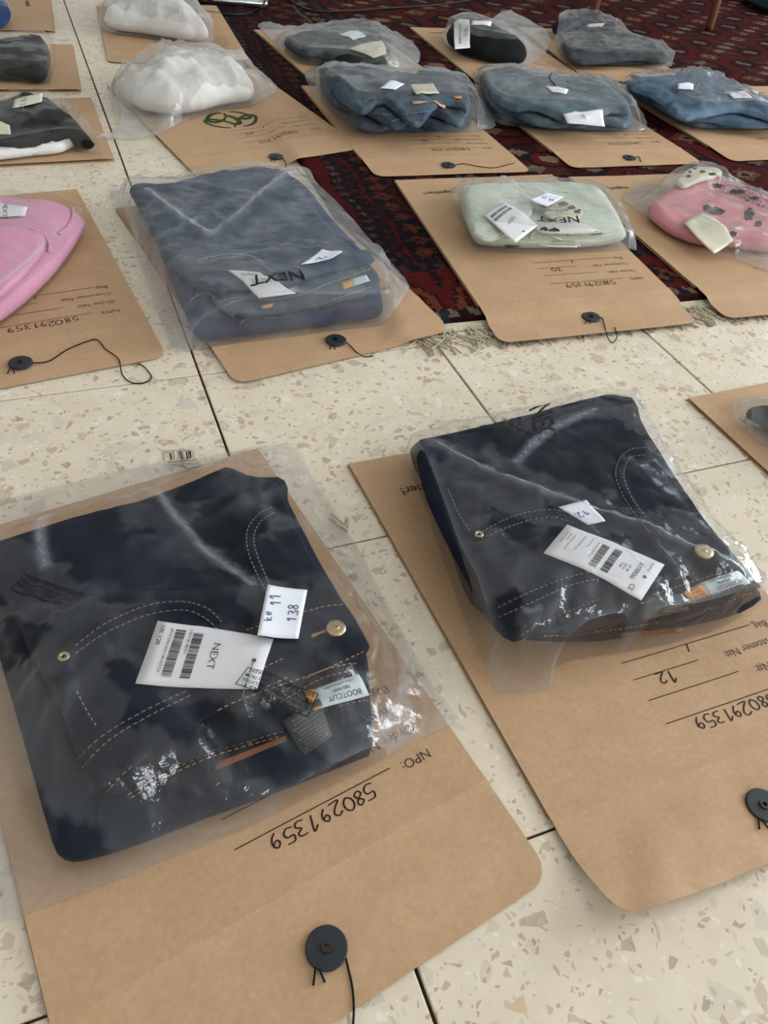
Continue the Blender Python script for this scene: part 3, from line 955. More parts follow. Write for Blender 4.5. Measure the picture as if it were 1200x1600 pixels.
def pad(name, px, zb, T, mat, root, under=(), r=None, spacing=0.007, wr=0.0012, wsc=28, puff=0.0, pw=0.03, smooth=1, seed=1, ridges=(), label=None, stiff=20, folds=0, fold_h=0.004):
    loop = unproject_outline(px, zb, T + puff * 0.6, under=list(under))
    if smooth: loop = smooth_loop(loop, smooth)
    r = r or T * 0.5
    V, Tt, D, B, bi = fill(loop, spacing, rings=(r * 0.07, r * 0.25, r * 0.6, r * 1.05), seed=seed, edge_step=spacing * 0.8)
    n = len(V)
    g = np.array([drop(x, y, list(under) + ENV_BVH, ground(x, y)) for x, y in V])
    if under: g = np.maximum(g, np.percentile(g, 65) - 0.006)      # a folded edge stays level where it overhangs
    E, deg = neighbours(n, Tt)
    base = relax(np.maximum(g + 0.0021, zb if not under else 0), E, deg, stiff, low=g + 0.0021)
    q = np.clip(D / r, 0, 1)
    prof = np.sqrt(np.maximum(0, 1 - (1 - q) ** 2))
    R = random.Random(seed * 7 + 1)
    w = np.zeros(n)
    o = seed * 3.7
    for i, (x, y) in enumerate(V):
        a = N3(x * wsc + o, y * wsc, o); b = N3(x * wsc * 2.3 + a, y * wsc * 2.3 + o, 2.0)
        c = max(0, 1 - abs(N3(x * wsc * 0.7 + 0.6 * b, y * wsc * 0.7 - o, 5.0)) * 2.6) ** 2
        d = max(0, 1 - abs(N3(x * wsc * 1.5 - 0.8 * b, y * wsc * 1.5 + o, 8.0)) * 3.0) ** 2
        w[i] = a * 0.5 + b * 0.25 + c * 1.1 + d * 0.55
    w *= wr
    cx, cy = V.mean(0); ext = V.max(0) - V.min(0)
    for k in range(folds):
        ang = R.uniform(0, 6.28); p0 = np.array([cx + R.uniform(-.4, .4) * ext[0], cy + R.uniform(-.4, .4) * ext[1]])
        d = np.array([math.cos(ang), math.sin(ang)]); ln = R.uniform(.3, .9) * max(ext) * 0.5
        rel = V - p0; t = rel @ d; s = rel @ np.array([-d[1], d[0]]) + 0.1 * ln * np.sin(t / ln * 4 + k)
        wd = R.uniform(.004, .010)
        w += fold_h * R.uniform(-.7, 1) * np.exp(-(s / wd) ** 2) * np.clip(1 - (t / ln) ** 2, 0, 1)
    for (a, b, h, wd) in ridges:
        pa, pb = at(*a, zb + T), at(*b, zb + T)
        pa = np.array([pa.x, pa.y]); pb = np.array([pb.x, pb.y]); dd = pb - pa; L = np.hypot(*dd); dd /= L
        rel = V - pa; t = rel @ dd; s = rel @ np.array([-dd[1], dd[0]])
        w += h * np.exp(-(s / wd) ** 2) * np.clip(np.minimum(t, L - t) / 0.01 + 0.5, 0, 1)
    lift = puff * (1 - np.exp(-(D / pw) ** 1.3)) if puff else 0
    mid = base + T * 0.5
    top = mid + T * 0.5 * prof + (w + 0) * np.minimum(1, q * 1.2) + lift
    bot = mid - T * 0.5 * prof
    bot = np.maximum(bot, g + 0.002)
    top = np.maximum(top, bot + 0.0015)
    verts, faces = two_sided(V, Tt, top, bot, bi)
    part(name, verts, faces, mat, root, label)
    bv = bvh_of([(V[i][0], V[i][1], top[i]) for i in range(n)], Tt)
    return bv
def stack(px, zb, layers, mat, root, seed=1, r=None, spacing=0.009, wr=0.002, folds=5, fold_h=0.004, shrink=0.035, names=('folded_legs', 'folded_layer', 'front_panel'), mats=None, waves=1.0):
    """cloth folded flat: layers lie one on another, each a little short of the one below, its near edge waving"""
    R = random.Random(seed)
    got = []
    cx, cy = sum(p[0] for p in px) / len(px), sum(p[1] for p in px) / len(px)
    ym = max(p[1] for p in px); y0 = min(p[1] for p in px)
    z = zb
    for k, T in enumerate(layers):
        q = []
        for i, p in enumerate(px):
            f = 1 - shrink * k * R.uniform(.5, 1.4)
            x, y = cx + (p[0] - cx) * f, cy + (p[1] - cy) * f
            low = max(0, (p[1] - cy) / (ym - cy))
            y -= k * 0.07 * (ym - y0) * low * (1 + 0.9 * waves * math.sin(i * 1.9 + seed + k * 2))
            q.append((x, y))
        got.append(pad(names[min(k, len(names) - 1)], q, z, T, (mats or [mat] * 9)[k], root, under=list(got), r=(r or T * 0.5), spacing=spacing, seed=seed + k, wr=wr * (0.6 + 0.5 * k), folds=folds + 4 * k, fold_h=fold_h))
        z += T
    return got
def garment(name, anchor, label, cat, group=None):
    p = at(*anchor, 0.006)
    return thing(name, (p.x, p.y, drop(p.x, p.y, ENV_BVH, 0) + 0.002), label, cat, group)

BAGS = {}
def poly_bag(key, px, contents, label, mat, spacing=0.006, cr=0.0016, csc=32, it=22, folds=10, fold_h=0.004, ridges=(), seed=1, zlift=0.012, rim=0.0, smooth=1, zr=0.004):
    zb = 0.0 if key in ('E1', 'E2', 'E3', 'E4', 'E5', 'E8', 'E14', 'E19') else 0.006
    loop = smooth_loop(unproject_outline(px, zb + zr, zlift, 0.0, 1.0), smooth) if smooth else unproject_outline(px, zb + zr, zlift, 0.0, 1.0)
    V, T, D, B, bi = fill(loop, spacing, rings=(spacing * 0.35,), seed=seed, edge_step=spacing)
    n = len(V)
    g = np.array([drop(x, y, ENV_BVH, ground(x, y)) for x, y in V])
    E, deg = neighbours(n, T)
    g = relax(g, E, deg, 6, low=g)
    h = np.array([(drop(x, y, contents) or -1.0) for x, y in V])
    # the film also clears the content around each point, so no edge pokes through
    nb = np.full(n, -1.0); np.maximum.at(nb, E[:, 0], h[E[:, 1]])
    nb2 = nb.copy(); np.maximum.at(nb2, E[:, 0], nb[E[:, 1]])
    h2 = np.maximum(h, nb2)
    low = np.maximum(g + 0.0024, h2 + 0.0012)
    pin = B & (h2 < 0)
    z = low.copy()
    R = random.Random(seed)
    edge_w = np.array([0.5 + 0.5 * N3(x * 30, y * 30, seed) for x, y in V])
    z[pin] = (g[pin] + 0.0024) + rim * np.maximum(0, edge_w[pin])
    z = relax(z, E, deg, it, low=low, pin=pin)
    c = np.zeros(n)
    o = seed * 5.1
    for i, (x, y) in enumerate(V):
        wx = N3(x * csc * .5 + o, y * csc * .5, 1.0); wy = N3(x * csc * .5, y * csc * .5 + o, 4.0)
        a = N3(x * csc + wx * 1.2, y * csc + wy * 1.2, o); b = N3(x * csc * 2.4 + wy * 2, y * csc * 2.4 + wx * 2, o + 9)
        c[i] = max(0, 1 - abs(a) * 3.2) ** 1.5 * 1.2 + max(0, 1 - abs(b) * 3.0) * 0.5 + a * 0.4
    c *= cr
    white = np.zeros(n)
    cx, cy = V.mean(0); ext = V.max(0) - V.min(0)
    for k in range(folds):
        j = R.randrange(len(bi))
        p0 = V[bi[j]]; tgt = np.array([cx + R.uniform(-.3, .3) * ext[0], cy + R.uniform(-.3, .3) * ext[1]])
        d = tgt - p0; ln = np.hypot(*d) * R.uniform(.5, 1.1); d = d / max(1e-6, np.hypot(*d))
        rel = V - p0; t = rel @ d; s = rel @ np.array([-d[1], d[0]]) + 0.05 * ln * np.sin(t / ln * 5 + k)
        wd = R.uniform(.6, 1.3) * spacing
        amp = R.uniform(.3, 1) * np.clip(np.minimum(t / 0.02, 1 - t / ln), 0, 1)
        c += fold_h * amp * np.maximum(0, 1 - np.abs(s) / (2 * wd))
        white = np.maximum(white, 0.4 * amp * np.maximum(0, 1 - np.abs(s) / (1.3 * wd)))
    for (a, b, hh, wd) in ridges:
        pa, pb = hit(*a, contents), hit(*b, contents)
        pa = np.array([pa.x, pa.y]); pb = np.array([pb.x, pb.y]); dd = pb - pa; L = np.hypot(*dd); dd = dd / L
        rel = V - pa; t = rel @ dd; s = rel @ np.array([-dd[1], dd[0]]) + 0.006 * np.sin(t / L * 3.1)
        pr_ = np.exp(-(s / wd) ** 2) * np.clip(np.minimum(t, L - t) / 0.02, 0, 1)
        c += hh * pr_
        white = np.maximum(white, 1.3 * np.exp(-((s - wd * 0.5) / (wd * 0.7)) ** 2) * (pr_ > 0.02))  # painted highlight: whitens one flank of the ridge like reflected sky
    z = np.maximum(z + c * np.clip(D / (1.5 * spacing), 0, 1), low)
    verts, faces = two_sided(V, T, z, np.minimum(g + 0.0011, z - 0.0005), bi, True)
    cen = Vector((cx, cy, float(g.min())))
    ob = new_obj('poly_bag', [Vector(v) - cen for v in verts], faces, mat)
    gap = z - h2
    ang = R.uniform(0, 3.14); ca_, sa_ = math.cos(ang), math.sin(ang)
    pat = np.zeros(n)
    for i, (x, y) in enumerate(V):                 # random shards that paint the patchy reflection, long one way
        u, v = (x * ca_ + y * sa_) * 16, (-x * sa_ + y * ca_) * 34
        u += 0.5 * N3(x * 40, y * 40, 2.2); v += 0.5 * N3(x * 40 + 7, y * 40, 2.2)
        d, p = noise.voronoi(Vector((u + o, v, 0.5)))
        pat[i] = math.sin(p[0].x * 91.7 + p[0].y * 47.3) * 0.75 + 0.35 * N3(x * 18 + o, y * 18, 3.3)
    cl = np.where(h2 > 0, np.clip((pat + 0.25 - gap * 60) * 3 + 0.5, 0, 1), 0.0)
    att = ob.data.attributes.new('cling_veil', 'FLOAT', 'POINT')
    white = np.maximum(white, 0.55 * np.exp(-D / (0.6 * spacing)))         # welded rim
    a2 = ob.data.attributes.new('crease_glint', 'FLOAT', 'POINT')
    full = np.zeros(len(verts)); full[:n] = white
    a2.data.foreach_set('value', full.astype(np.float32))
    full = np.zeros(len(verts)); full[:n] = cl
    att.data.foreach_set('value', full.astype(np.float32))
    ob.location = cen
    tag(ob, label, 'plastic bag', 'poly bags holding folded clothes')
    BAGS[key] = (ob, bvh_of(verts, faces))
    return BAGS[key]

def px_path(px, bvhs, n=8, zdef=0.02):
    p = spline([Vector((a, b, 0)) for a, b in px], n)
    return [hit(q.x, q.y, bvhs, zdef) for q in p]
class Stitch:
    def __init__(self): self.v, self.f = [], []
    def run(self, px, bvhs, w=0.0007, dash=0.0026, gap=0.0011, off=0.0004):
        P = px_path(px, bvhs, 10)
        P = resample(P, 0.0005, closed=False)
        acc, cur = 0.0, []
        for a, b in zip(P, P[1:]):
            ln = (b - a).length
            if acc < dash: cur.append(a)
            acc += ln
            if acc >= dash and cur:
                self._dash(cur + [a], w, off); cur = []
            if acc >= dash + gap: acc = 0.0
    def _dash(self, pts, w, off):
        a, b = pts[0], pts[-1]
        t = Vector((b.x - a.x, b.y - a.y, 0))
        if t.length < 1e-6: return
        t.normalize(); s = Vector((-t.y, t.x, 0)) * (w / 2); up = Vector((0, 0, off))
        m = (a + b) / 2 + Vector((0, 0, off * 1.2))
        o = len(self.v)
        self.v += [a - s + up, a + s + up, m - s + up, m + s + up, b - s + up, b + s + up]
        self.f += [(o, o + 2, o + 3, o + 1), (o + 2, o + 4, o + 5, o + 3)]
    def make(self, mat, root, name='stitching'):
        if self.v: part(name, self.v, self.f, mat, root, kind='stuff')
def band(name, px, width, bvhs, mat, root, h=0.0009, label=None):
    """a raised strip of cloth along a line drawn on the garment (pocket facing, welt, seam)"""
    P = resample(px_path(px, bvhs, 8), 0.004, closed=False)
    vs, fs = [], []
    for i, p in enumerate(P):
        t = P[min(i + 1, len(P) - 1)] - P[max(i - 1, 0)]
        t.z = 0
        if t.length < 1e-7: t = Vector((1, 0, 0))
        t.normalize(); s = Vector((-t.y, t.x, 0))
        for k, dz in ((-.5, -.0006), (-.42, h), (.42, h), (.5, -.0006)):
            q = p + s * (k * width)
            z = drop(q.x, q.y, bvhs)
            z = p.z if z is None or abs(z - p.z) > 0.006 else z
            vs.append((q.x, q.y, z + dz))
    for i in range(len(P) - 1):
        for k in range(3):
            a = i * 4 + k
            fs.append((a, a + 1, a + 5, a + 4))
    part(name, vs, fs, mat, root, label)
    return bvh_of(vs, fs)
def quad_points(quad, bvhs, zdef, tol=0.005):
    """corners of a flat piece: near the height at its middle, whatever steep side a corner looks at"""
    cx, cy = sum(q[0] for q in quad) / 4, sum(q[1] for q in quad) / 4
    zs = sorted(hit(cx + (q[0] - cx) * k, cy + (q[1] - cy) * k, bvhs, zdef).z for q in quad for k in (0.0, 0.5))
    zc = zs[len(zs) // 2]
    out = []
    for q in quad:
        z = min(zc + tol, max(zc - tol, hit(*q, bvhs, zdef).z))
        out.append(at(q[0], q[1], z))
    return out
def card(name, quad, bvhs, mat, root=None, off=0.0008, n=10, thick=0.0004, curl=0.0, label=None, thing_label=None, cat=None, group=None, corners=0.0):
    """a stiff paper rectangle lying on what is under it. quad: its reading corners TL, TR, BR, BL as seen"""
    c = quad_points(quad, bvhs, 0.02)
    vs = []
    fn = lambda u, v: ((c[0] * (1 - u) + c[1] * u) * (1 - v) + (c[3] * (1 - u) + c[2] * u) * v)
    zz = np.zeros((n + 1, n + 1)); lowz = np.zeros((n + 1, n + 1))
    for i in range(n + 1):
        for j in range(n + 1):
            p = fn(i / n, j / n)
            s = drop(p.x, p.y, bvhs)
            lowz[i, j] = (s if s is not None else p.z) + off
            zz[i, j] = max(p.z + off, lowz[i, j])
    for _ in range(6):
        q = np.pad(zz, 1, mode='edge')
        zz = np.maximum((q[:-2, 1:-1] + q[2:, 1:-1] + q[1:-1, :-2] + q[1:-1, 2:]) / 4, lowz)
    top, bot = [], []
    for i in range(n + 1):
        for j in range(n + 1):
            u, v = i / n, j / n
            p = fn(u, v)
            z = zz[i, j] + curl * ((u - .5) ** 2 * 4 * 0.5 + (1 - v) ** 3)
            top.append((p.x, p.y, z)); bot.append((p.x, p.y, z - thick))
    m = n + 1
    fs = []
    for i in range(n):
        for j in range(n):
            a = i * m + j
            fs.append((a, a + 1, a + m + 1, a + m))
    K = len(top)
    fb = [tuple(reversed([x + K for x in f])) for f in fs]
    rim = [i * m for i in range(m)] + [(m - 1) * m + j for j in range(1, m)] + [i * m + m - 1 for i in range(m - 2, -1, -1)] + [j for j in range(m - 2, 0, -1)]
    side = [(rim[k], rim[(k + 1) % len(rim)], rim[(k + 1) % len(rim)] + K, rim[k] + K) for k in range(len(rim))]
    if root is None:
        cen = Vector(top[K // 2])
        o = new_obj(name, [Vector(p) - cen for p in top + bot], fs + fb + side, mat)
        o.location = cen
        tag(o, thing_label, cat, group)
    else:
        o = part(name, top + bot, fs + fb + side, mat, root, label)
    wu, wv = (c[1] - c[0]).length, (c[3] - c[0]).length
    return o, (lambda u, v: fn(u, v)), bvh_of(top, fs), wu, wv
def letter(cd, name, items, mat, maxlen=0.004, off=0.0003, thin=0.0):
    """items: (text, u, v, cap height in m, align) in the reading frame of a card"""
    o, fn, bv, wu, wv = cd
    pr = Print()
    for s, u, v, cap, al in items:
        vs, fs = text_geo(s, al, thin)
        pr.add(vs, fs, lambda a, b: fn(u + a * cap / wu, v - b * cap / wv))
    return pr.lay(name, mat, o, [bv], off, maxlen)
def scrawl(cd, name, items, mat, off=0.0003):
    o, fn, bv, wu, wv = cd
    pr = Print()
    for k, (s, u, v, cap, rot) in enumerate(items):
        vs, fs = hand_geo(s, k + 3, 0.12)
        cr, sr = math.cos(rot), math.sin(rot)
        pr.add(vs, fs, lambda a, b: fn(u + (a * cr - b * sr) * cap / wu, v - (a * sr + b * cr) * cap / wv))
    return pr.lay(name, mat, o, [bv], off)
def barcode(cd, u0, u1, v0, v1, mat, seed=1, n=46):
    o, fn, bv, wu, wv = cd
    R = random.Random(seed); pr = Print()
    x = 0
    tot = n * 2.6
    while x < tot:
        w = R.choice((1, 1, 1, 2, 3)); g = R.choice((1, 1, 2))
        a, b = u0 + (u1 - u0) * x / tot, u0 + (u1 - u0) * min(tot, x + w) / tot
        pr.bar(a, v0, b, v1, fn)
        x += w + g
    return pr.lay('barcode', mat, o, [bv], 0.0003)
def bag_print(key, quad, lines, name='printed_text', frame=False, mat=None, fillw=0.92, zdef=0.003, weights=None):
    """words printed on the film, in a box given by its reading corners TL, TR, BR, BL"""
    ob, bv = BAGS[key]
    c = quad_points(quad, [bv], zdef)
    fn = lambda u, v: ((c[0] * (1 - u) + c[1] * u) * (1 - v) + (c[3] * (1 - u) + c[2] * u) * v)
    pr = Print()
    wu, wv = (c[1] - c[0]).length, (c[3] - c[0]).length
    n = len(lines)
    for k, s in enumerate(lines):
        vs, fs = text_geo(s, 'CENTER', 0.01)
        if not vs: continue
        w = max(v[0] for v in vs) - min(v[0] for v in vs)
        cap = min(1.0 / n * (0.62 if n > 1 else 0.98), 9)
        sc = min(fillw / w, cap * wv / wu * 1.9)
        v0 = (k + 0.8) / n if n > 1 else 0.99
        pr.add(vs, fs, lambda a, b: fn(0.5 + a * sc, v0 - b * cap))
    if frame:
        t, t2 = 0.012, 0.012 * wu / wv
        pr.bar(0, 0, 1, t2, fn, 16); pr.bar(0, 1 - t2, 1, 1, fn, 16); pr.bar(0, 0, t, 1, fn, 1); pr.bar(1 - t, 0, 1, 1, fn, 1)
    return pr.lay(name, mat or M['film_ink'], ob, [bv], 0.0007, 0.003)
def round_metal(name, px, bvhs, r, h, mat, root, dome=0.0, hole=0.0):
    p = hit(*px, bvhs)
    vs, fs = disc(p + Vector((0, 0, 0.0002)), r, h, 32, hole=hole, dome=dome)
    return part(name, vs, fs, mat, root), p

M['film_ink'] = plain('film_print', rgb(22, 22, 24), 0.5, 0.3)
M['card'] = plain('white_card', rgb(232, 230, 232), 0.5, 0.3)
M['slip'] = plain('white_paper', rgb(240, 242, 250), 0.6, 0.3)
M['cream_card'] = plain('cream_card', rgb(216, 208, 184), 0.6, 0.3)
M['blue_pen'] = plain('blue_pen', rgb(86, 96, 130), 0.6, 0.2)
M['grey_print'] = plain('grey_print', rgb(120, 118, 122), 0.6, 0.2)
M['brass'] = plain('brass', rgb(196, 174, 144), 0.34, 0.5, 1.0, var=0.15, sc=500)
M['orange_tab'] = plain('orange_tab', rgb(206, 144, 76), 0.7, 0.2)
M['tab_and_glint'] = plain('pale_satin_label', rgb(196, 206, 206), 0.6, 0.3)
M['care'] = plain('dark_satin_label', rgb(44, 46, 44), 0.5, 0.3)
M['care_ink'] = plain('grey_label_print', rgb(128, 128, 122), 0.7, 0.2)
M['leather'] = plain('tan_leather_patch', rgb(128, 78, 50), 0.6, 0.3, var=0.2, sc=300)
M['tan_leather'] = plain('pale_tan_patch', rgb(196, 156, 124), 0.6, 0.3, var=0.1, sc=300)
M['indigo'] = cloth('dark_indigo_denim', rgb(18, 21, 30)[:3], rgb(26, 31, 44)[:3], fade=rgb(33, 43, 62))
M['indigo_in'] = cloth('inside_of_dark_denim', rgb(24, 26, 33)[:3], rgb(34, 38, 48)[:3])
M['indigo_seam'] = cloth('dark_denim_facing', rgb(18, 21, 31)[:3], rgb(27, 33, 49)[:3])
M['mid_blue'] = cloth('mid_blue_denim', rgb(44, 58, 76)[:3], rgb(62, 80, 102)[:3], fade=rgb(72, 88, 104), worn=0.3)
M['mid_in'] = cloth('inside_of_mid_denim', rgb(66, 76, 88)[:3], rgb(92, 102, 112)[:3])
M['deep_blue'] = cloth('deep_blue_denim', rgb(36, 46, 76)[:3], rgb(54, 68, 104)[:3])
M['slate_blue'] = cloth('slate_blue_denim', rgb(56, 70, 84)[:3], rgb(82, 96, 106)[:3], fade=rgb(98, 112, 122))
M['pale_blue'] = cloth('pale_blue_denim', rgb(72, 88, 98)[:3], rgb(102, 118, 126)[:3], fade=rgb(118, 132, 140))
M['sky_blue'] = cloth('light_blue_denim', rgb(64, 84, 102)[:3], rgb(100, 122, 142)[:3], fade=rgb(118, 140, 158))
M['topstitch'] = plain('tan_thread', rgb(168, 128, 84), 0.7, 0.2)
M['palestitch'] = plain('grey_thread', rgb(128, 126, 120), 0.7, 0.2)
M['whitestitch'] = plain('pale_thread', rgb(150, 164, 176), 0.7, 0.2)
M['white_cloth'] = cloth('white_cotton', rgb(220, 217, 211)[:3], rgb(236, 234, 230)[:3], rough=0.9, grain=0.12)
M['pink'] = cloth('pink_jersey', rgb(210, 148, 174)[:3], rgb(220, 160, 184)[:3], grain=0.12)
M['salmon'] = cloth('rose_pink_jersey', rgb(204, 138, 142)[:3], rgb(216, 152, 155)[:3], grain=0.12)
M['mint'] = cloth('pale_mint_knit', rgb(196, 204, 188)[:3], rgb(214, 220, 204)[:3], weave=900)
M['black_cloth'] = cloth('black_jersey', rgb(24, 26, 26)[:3], rgb(38, 41, 41)[:3], grain=0.12)
M['grey_black'] = cloth('washed_black_jersey', rgb(44, 48, 46)[:3], rgb(62, 66, 64)[:3], grain=0.12)
M['charcoal'] = cloth('charcoal_cloth', rgb(52, 56, 58)[:3], rgb(76, 80, 80)[:3])
M['navy_cloth'] = cloth('navy_cloth', rgb(30, 32, 44)[:3], rgb(44, 46, 60)[:3], grain=0.12)
M['royal'] = cloth('blue_cloth', rgb(34, 50, 86)[:3], rgb(54, 76, 120)[:3], grain=0.12)
M['spot'] = plain('black_spots', rgb(40, 36, 38), 0.9, 0.1)
M['clear_film'] = plastic('clear_poly_film', 0.026, (0.80, 0.86, 0.95), 0.10, 1.0, tight=0.85)
M['soft_film'] = plastic('soft_poly_film', 0.13, (0.80, 0.83, 0.84), 0.14, 1.0)
M['shiny_film'] = plastic('shiny_poly_film', 0.06, (0.80, 0.87, 0.96), 0.09, 1.6)
M['milky_film'] = plastic('milky_poly_film', 0.2, (0.86, 0.84, 0.82), 0.16, 1.0)
M['grey_film'] = plastic('grey_poly_film', 0.2, (0.62, 0.65, 0.66), 0.14, 1.0)
JEANS = 'folded jeans in poly bags'
TOPS = 'folded clothes in poly bags'
SLIPS = 'numbered paper slips on the bags'

# ---- front left: dark bootcut jeans
j = garment('jeans', (300, 1040), 'dark indigo bootcut jeans with a large white price tag, folded at front left', 'jeans', JEANS)
A1 = pad('folded_legs', [(-45, 862), (60, 824), (117, 806), (233, 778), (330, 738), (357, 727), (397, 745), (436, 745), (450, 757), (449, 782), (470, 820), (500, 878), (525, 920), (565, 990), (572, 1040), (577, 1075), (580, 1110), (581, 1180), (560, 1192), (430, 1245), (300, 1292), (200, 1332), (120, 1354), (95, 1345), (83, 1320), (28, 1124), (5, 1045), (-20, 960)],
         0.006, 0.022, M['indigo'], j, seed=3, spacing=0.006, wr=0.0016, folds=8, fold_h=0.003, r=0.010)
A2 = pad('back_waistband', [(60, 1000), (300, 960), (500, 930), (560, 985), (572, 1040), (578, 1070), (577, 1086), (520, 1114), (446, 1146), (337, 1178), (262, 1208), (190, 1248), (165, 1246), (120, 1150)],
         0.026, 0.007, M['indigo_in'], j, under=[A1], seed=5, spacing=0.006, wr=0.0008)
A3 = pad('front_panel', [(-30, 870), (60, 836), (117, 815), (233, 786), (340, 745), (362, 738), (397, 754), (430, 754), (440, 770), (462, 830), (492, 885), (518, 925), (578, 1010), (574, 1022), (548, 1042), (500, 1055), (440, 1072), (375, 1096), (337, 1118), (210, 1201), (163, 1242), (150, 1236), (118, 1180), (100, 1120), (60, 1050), (20, 960)],
         0.032, 0.007, M['indigo'], j, under=[A1, A2], seed=7, spacing=0.006, wr=0.0018, folds=12, fold_h=0.0028)
JB = [A1, A2, A3]
b1 = band('pocket_facing', [(104, 1022), (140, 985), (200, 955), (262, 945), (305, 950), (335, 968), (362, 990)], 0.011, JB, M['indigo_seam'], j)
b2 = band('pocket_facing', [(425, 797), (400, 815), (389, 838), (394, 870), (410, 905), (428, 945)], 0.009, JB, M['indigo_seam'], j)
b3 = band('waistband_front', [(142, 1212), (180, 1170), (230, 1135), (300, 1100), (370, 1070), (430, 1050), (500, 1030), (552, 1008)], 0.022, JB, M['indigo_seam'], j, h=0.0012)
b4 = band('side_seam', [(102, 1030), (112, 1075), (150, 1128)], 0.009, JB, M['indigo_seam'], j)
JS = JB + [b1, b2, b3, b4]
st = Stitch()
for l in ([(118, 1010), (165, 975), (230, 947), (285, 941), (325, 952), (350, 977)], [(118, 1022), (165, 990), (230, 962), (285, 954), (318, 965), (342, 986)],
          [(425, 793), (402, 806), (386, 832), (390, 870), (412, 918), (425, 948)], [(428, 802), (408, 815), (397, 838), (402, 868), (420, 912), (432, 940)],
          [(120, 1188), (161, 1150), (225, 1112), (292, 1080)], [(128, 1200), (170, 1158), (232, 1120), (300, 1086)], [(120, 1080), (138, 1115), (153, 1138)]):
    st.run(l, JS)
st.make(M['palestitch'], j)
st = Stitch()
for l in ([(166, 1240), (210, 1196), (337, 1113), (420, 1078), (500, 1050), (570, 1018)], [(200, 1243), (262, 1207), (337, 1175), (446, 1143)], [(204, 1248), (266, 1212), (340, 1180), (446, 1149)],
          [(385, 985), (440, 968), (500, 950), (540, 945)], [(440, 1082), (500, 1050), (552, 1037), (556, 1041)], [(448, 1092), (505, 1060), (555, 1048)], [(500, 1112), (545, 1100), (578, 1094)],
          [(412, 1044), (448, 1027)], [(338, 1228), (345, 1222)], [(416, 1074), (452, 1058)]):
    st.run(l, JS, w=0.0008)
st.make(M['topstitch'], j, 'tan_stitching')
card('leather_patch', [(446, 1150), (340, 1192), (334, 1206), (448, 1158)], JS, M['leather'], j, n=6)
lab = card('waist_label', [(577, 1088), (499, 1110), (492, 1078), (560, 1055)], JS, M['tab_and_glint'], j, off=0.001)
letter(lab, 'label_print', [('BOOTCUT', 0.45, 0.36, 0.0032, 'CENTER'), ('MID RISE', 0.47, 0.62, 0.0022, 'CENTER'), ('MADE IN BANGLADESH', 0.5, 0.86, 0.0014, 'CENTER')], M['film_ink'])
card('size_tab', [(499, 1110), (491, 1113), (473, 1080), (492, 1078)], JS, M['orange_tab'], j, n=4)
cl = card('care_label', [(520, 1152), (476, 1183), (440, 1132), (498, 1100)], JS, M['care'], j, off=0.0012)
letter(cl, 'care_print', [('COTTON POLYESTER', 0.06, 0.14 + 0.09 * k, 0.0011, 'LEFT') if k % 3 else ('WASH AT 30 ELASTANE', 0.06, 0.14 + 0.09 * k, 0.0011, 'LEFT') for k in range(9)], M['care_ink'])
bt, p = round_metal('waist_button', (525, 985), JS, 0.0062, 0.0028, M['brass'], j, dome=0.0002)
vs, fs = disc(p + Vector((0, 0, 0.0028)), 0.002, 0.0007, 20, dome=0.0002)
part('button_boss', vs, fs, M['brass'], bt)
rv, p = round_metal('rivet', (100, 1027), JS, 0.0033, 0.0012, M['brass'], j, hole=0.0014)
band('buttonhole', [(487, 995), (498, 990), (512, 985)], 0.002, JS, M['topstitch'], j, h=0.0008)
tg = card('swing_tag', [(427, 1003), (402, 1090), (212, 1070), (247, 973)], JS, M['card'], j, off=0.0015, label='white swing tag with barcode')
letter(tg, 'tag_print', [('NEXT', 0.46, 0.475, 0.0046, 'CENTER'), ('UK 12R', 0.06, 0.955, 0.0027, 'LEFT'), ('UPOS D94-454-138-02TO5', 0.07, 0.865, 0.0017, 'LEFT'), ('5 063140 480291', 0.06, 0.70, 0.0016, 'LEFT')], M['film_ink'], thin=-0.006)
barcode(tg, 0.12, 0.86, 0.58, 0.665, M['film_ink'], 3)
barcode(tg, 0.10, 0.86, 0.735, 0.82, M['film_ink'], 5)
q = tg[1](0.47, 0.10); zq = drop(q.x, q.y, [tg[2]], q.z)
vs, fs = disc(Vector((q.x, q.y, zq)), 0.0013, 0.0003, 16); part('tag_hole', vs, fs, M['film_ink'], tg[0])
TAG1 = [tg[2]]
vs, fs = tube(spline([Vector((q.x, q.y, zq + .0004)), hit(380, 1088, JS) + Vector((0, 0, .002)), hit(384, 1098, JS) + Vector((0, 0, .001)), hit(396, 1098, JS) + Vector((0, 0, .001))], 6), 0.0003, 5)
part('tag_loop', vs, fs, M['palestitch'], j)
poly_bag('E1', [(-170, 800), (-60, 782), (0, 772), (77, 754), (160, 733), (253, 713), (330, 706), (400, 692), (460, 682), (472, 700), (490, 740), (515, 778), (550, 830), (600, 925), (640, 1000), (680, 1068), (716, 1112), (718, 1124), (640, 1163), (560, 1208), (400, 1288), (255, 1345), (238, 1354), (112, 1403), (34, 1431), (-40, 1448), (-90, 1400), (-130, 1150)],
         JB + TAG1, 'clear plastic bag with suffocation warnings, over the dark jeans at front left', M['clear_film'], spacing=0.0042, cr=0.0016, folds=46, fold_h=0.005, seed=11, it=16, zlift=0.004,
         ridges=[((590, 1170), (648, 1010), 0.006, 0.006), ((610, 1165), (640, 1090), 0.004, 0.004), ((235, 778), (395, 925), 0.003, 0.004), ((85, 800), (70, 900), 0.003, 0.005)])
WARN = ['SAFETY FIRST', 'TO AVOID DANGER OF SUFFOCATION', 'KEEP THIS WRAPPER AWAY FROM', 'BABIES AND CHILDREN.']
bag_print('E1', [(481, 1115), (367, 1070), (387, 1043), (498, 1083)], WARN, 'printed_warning', True)
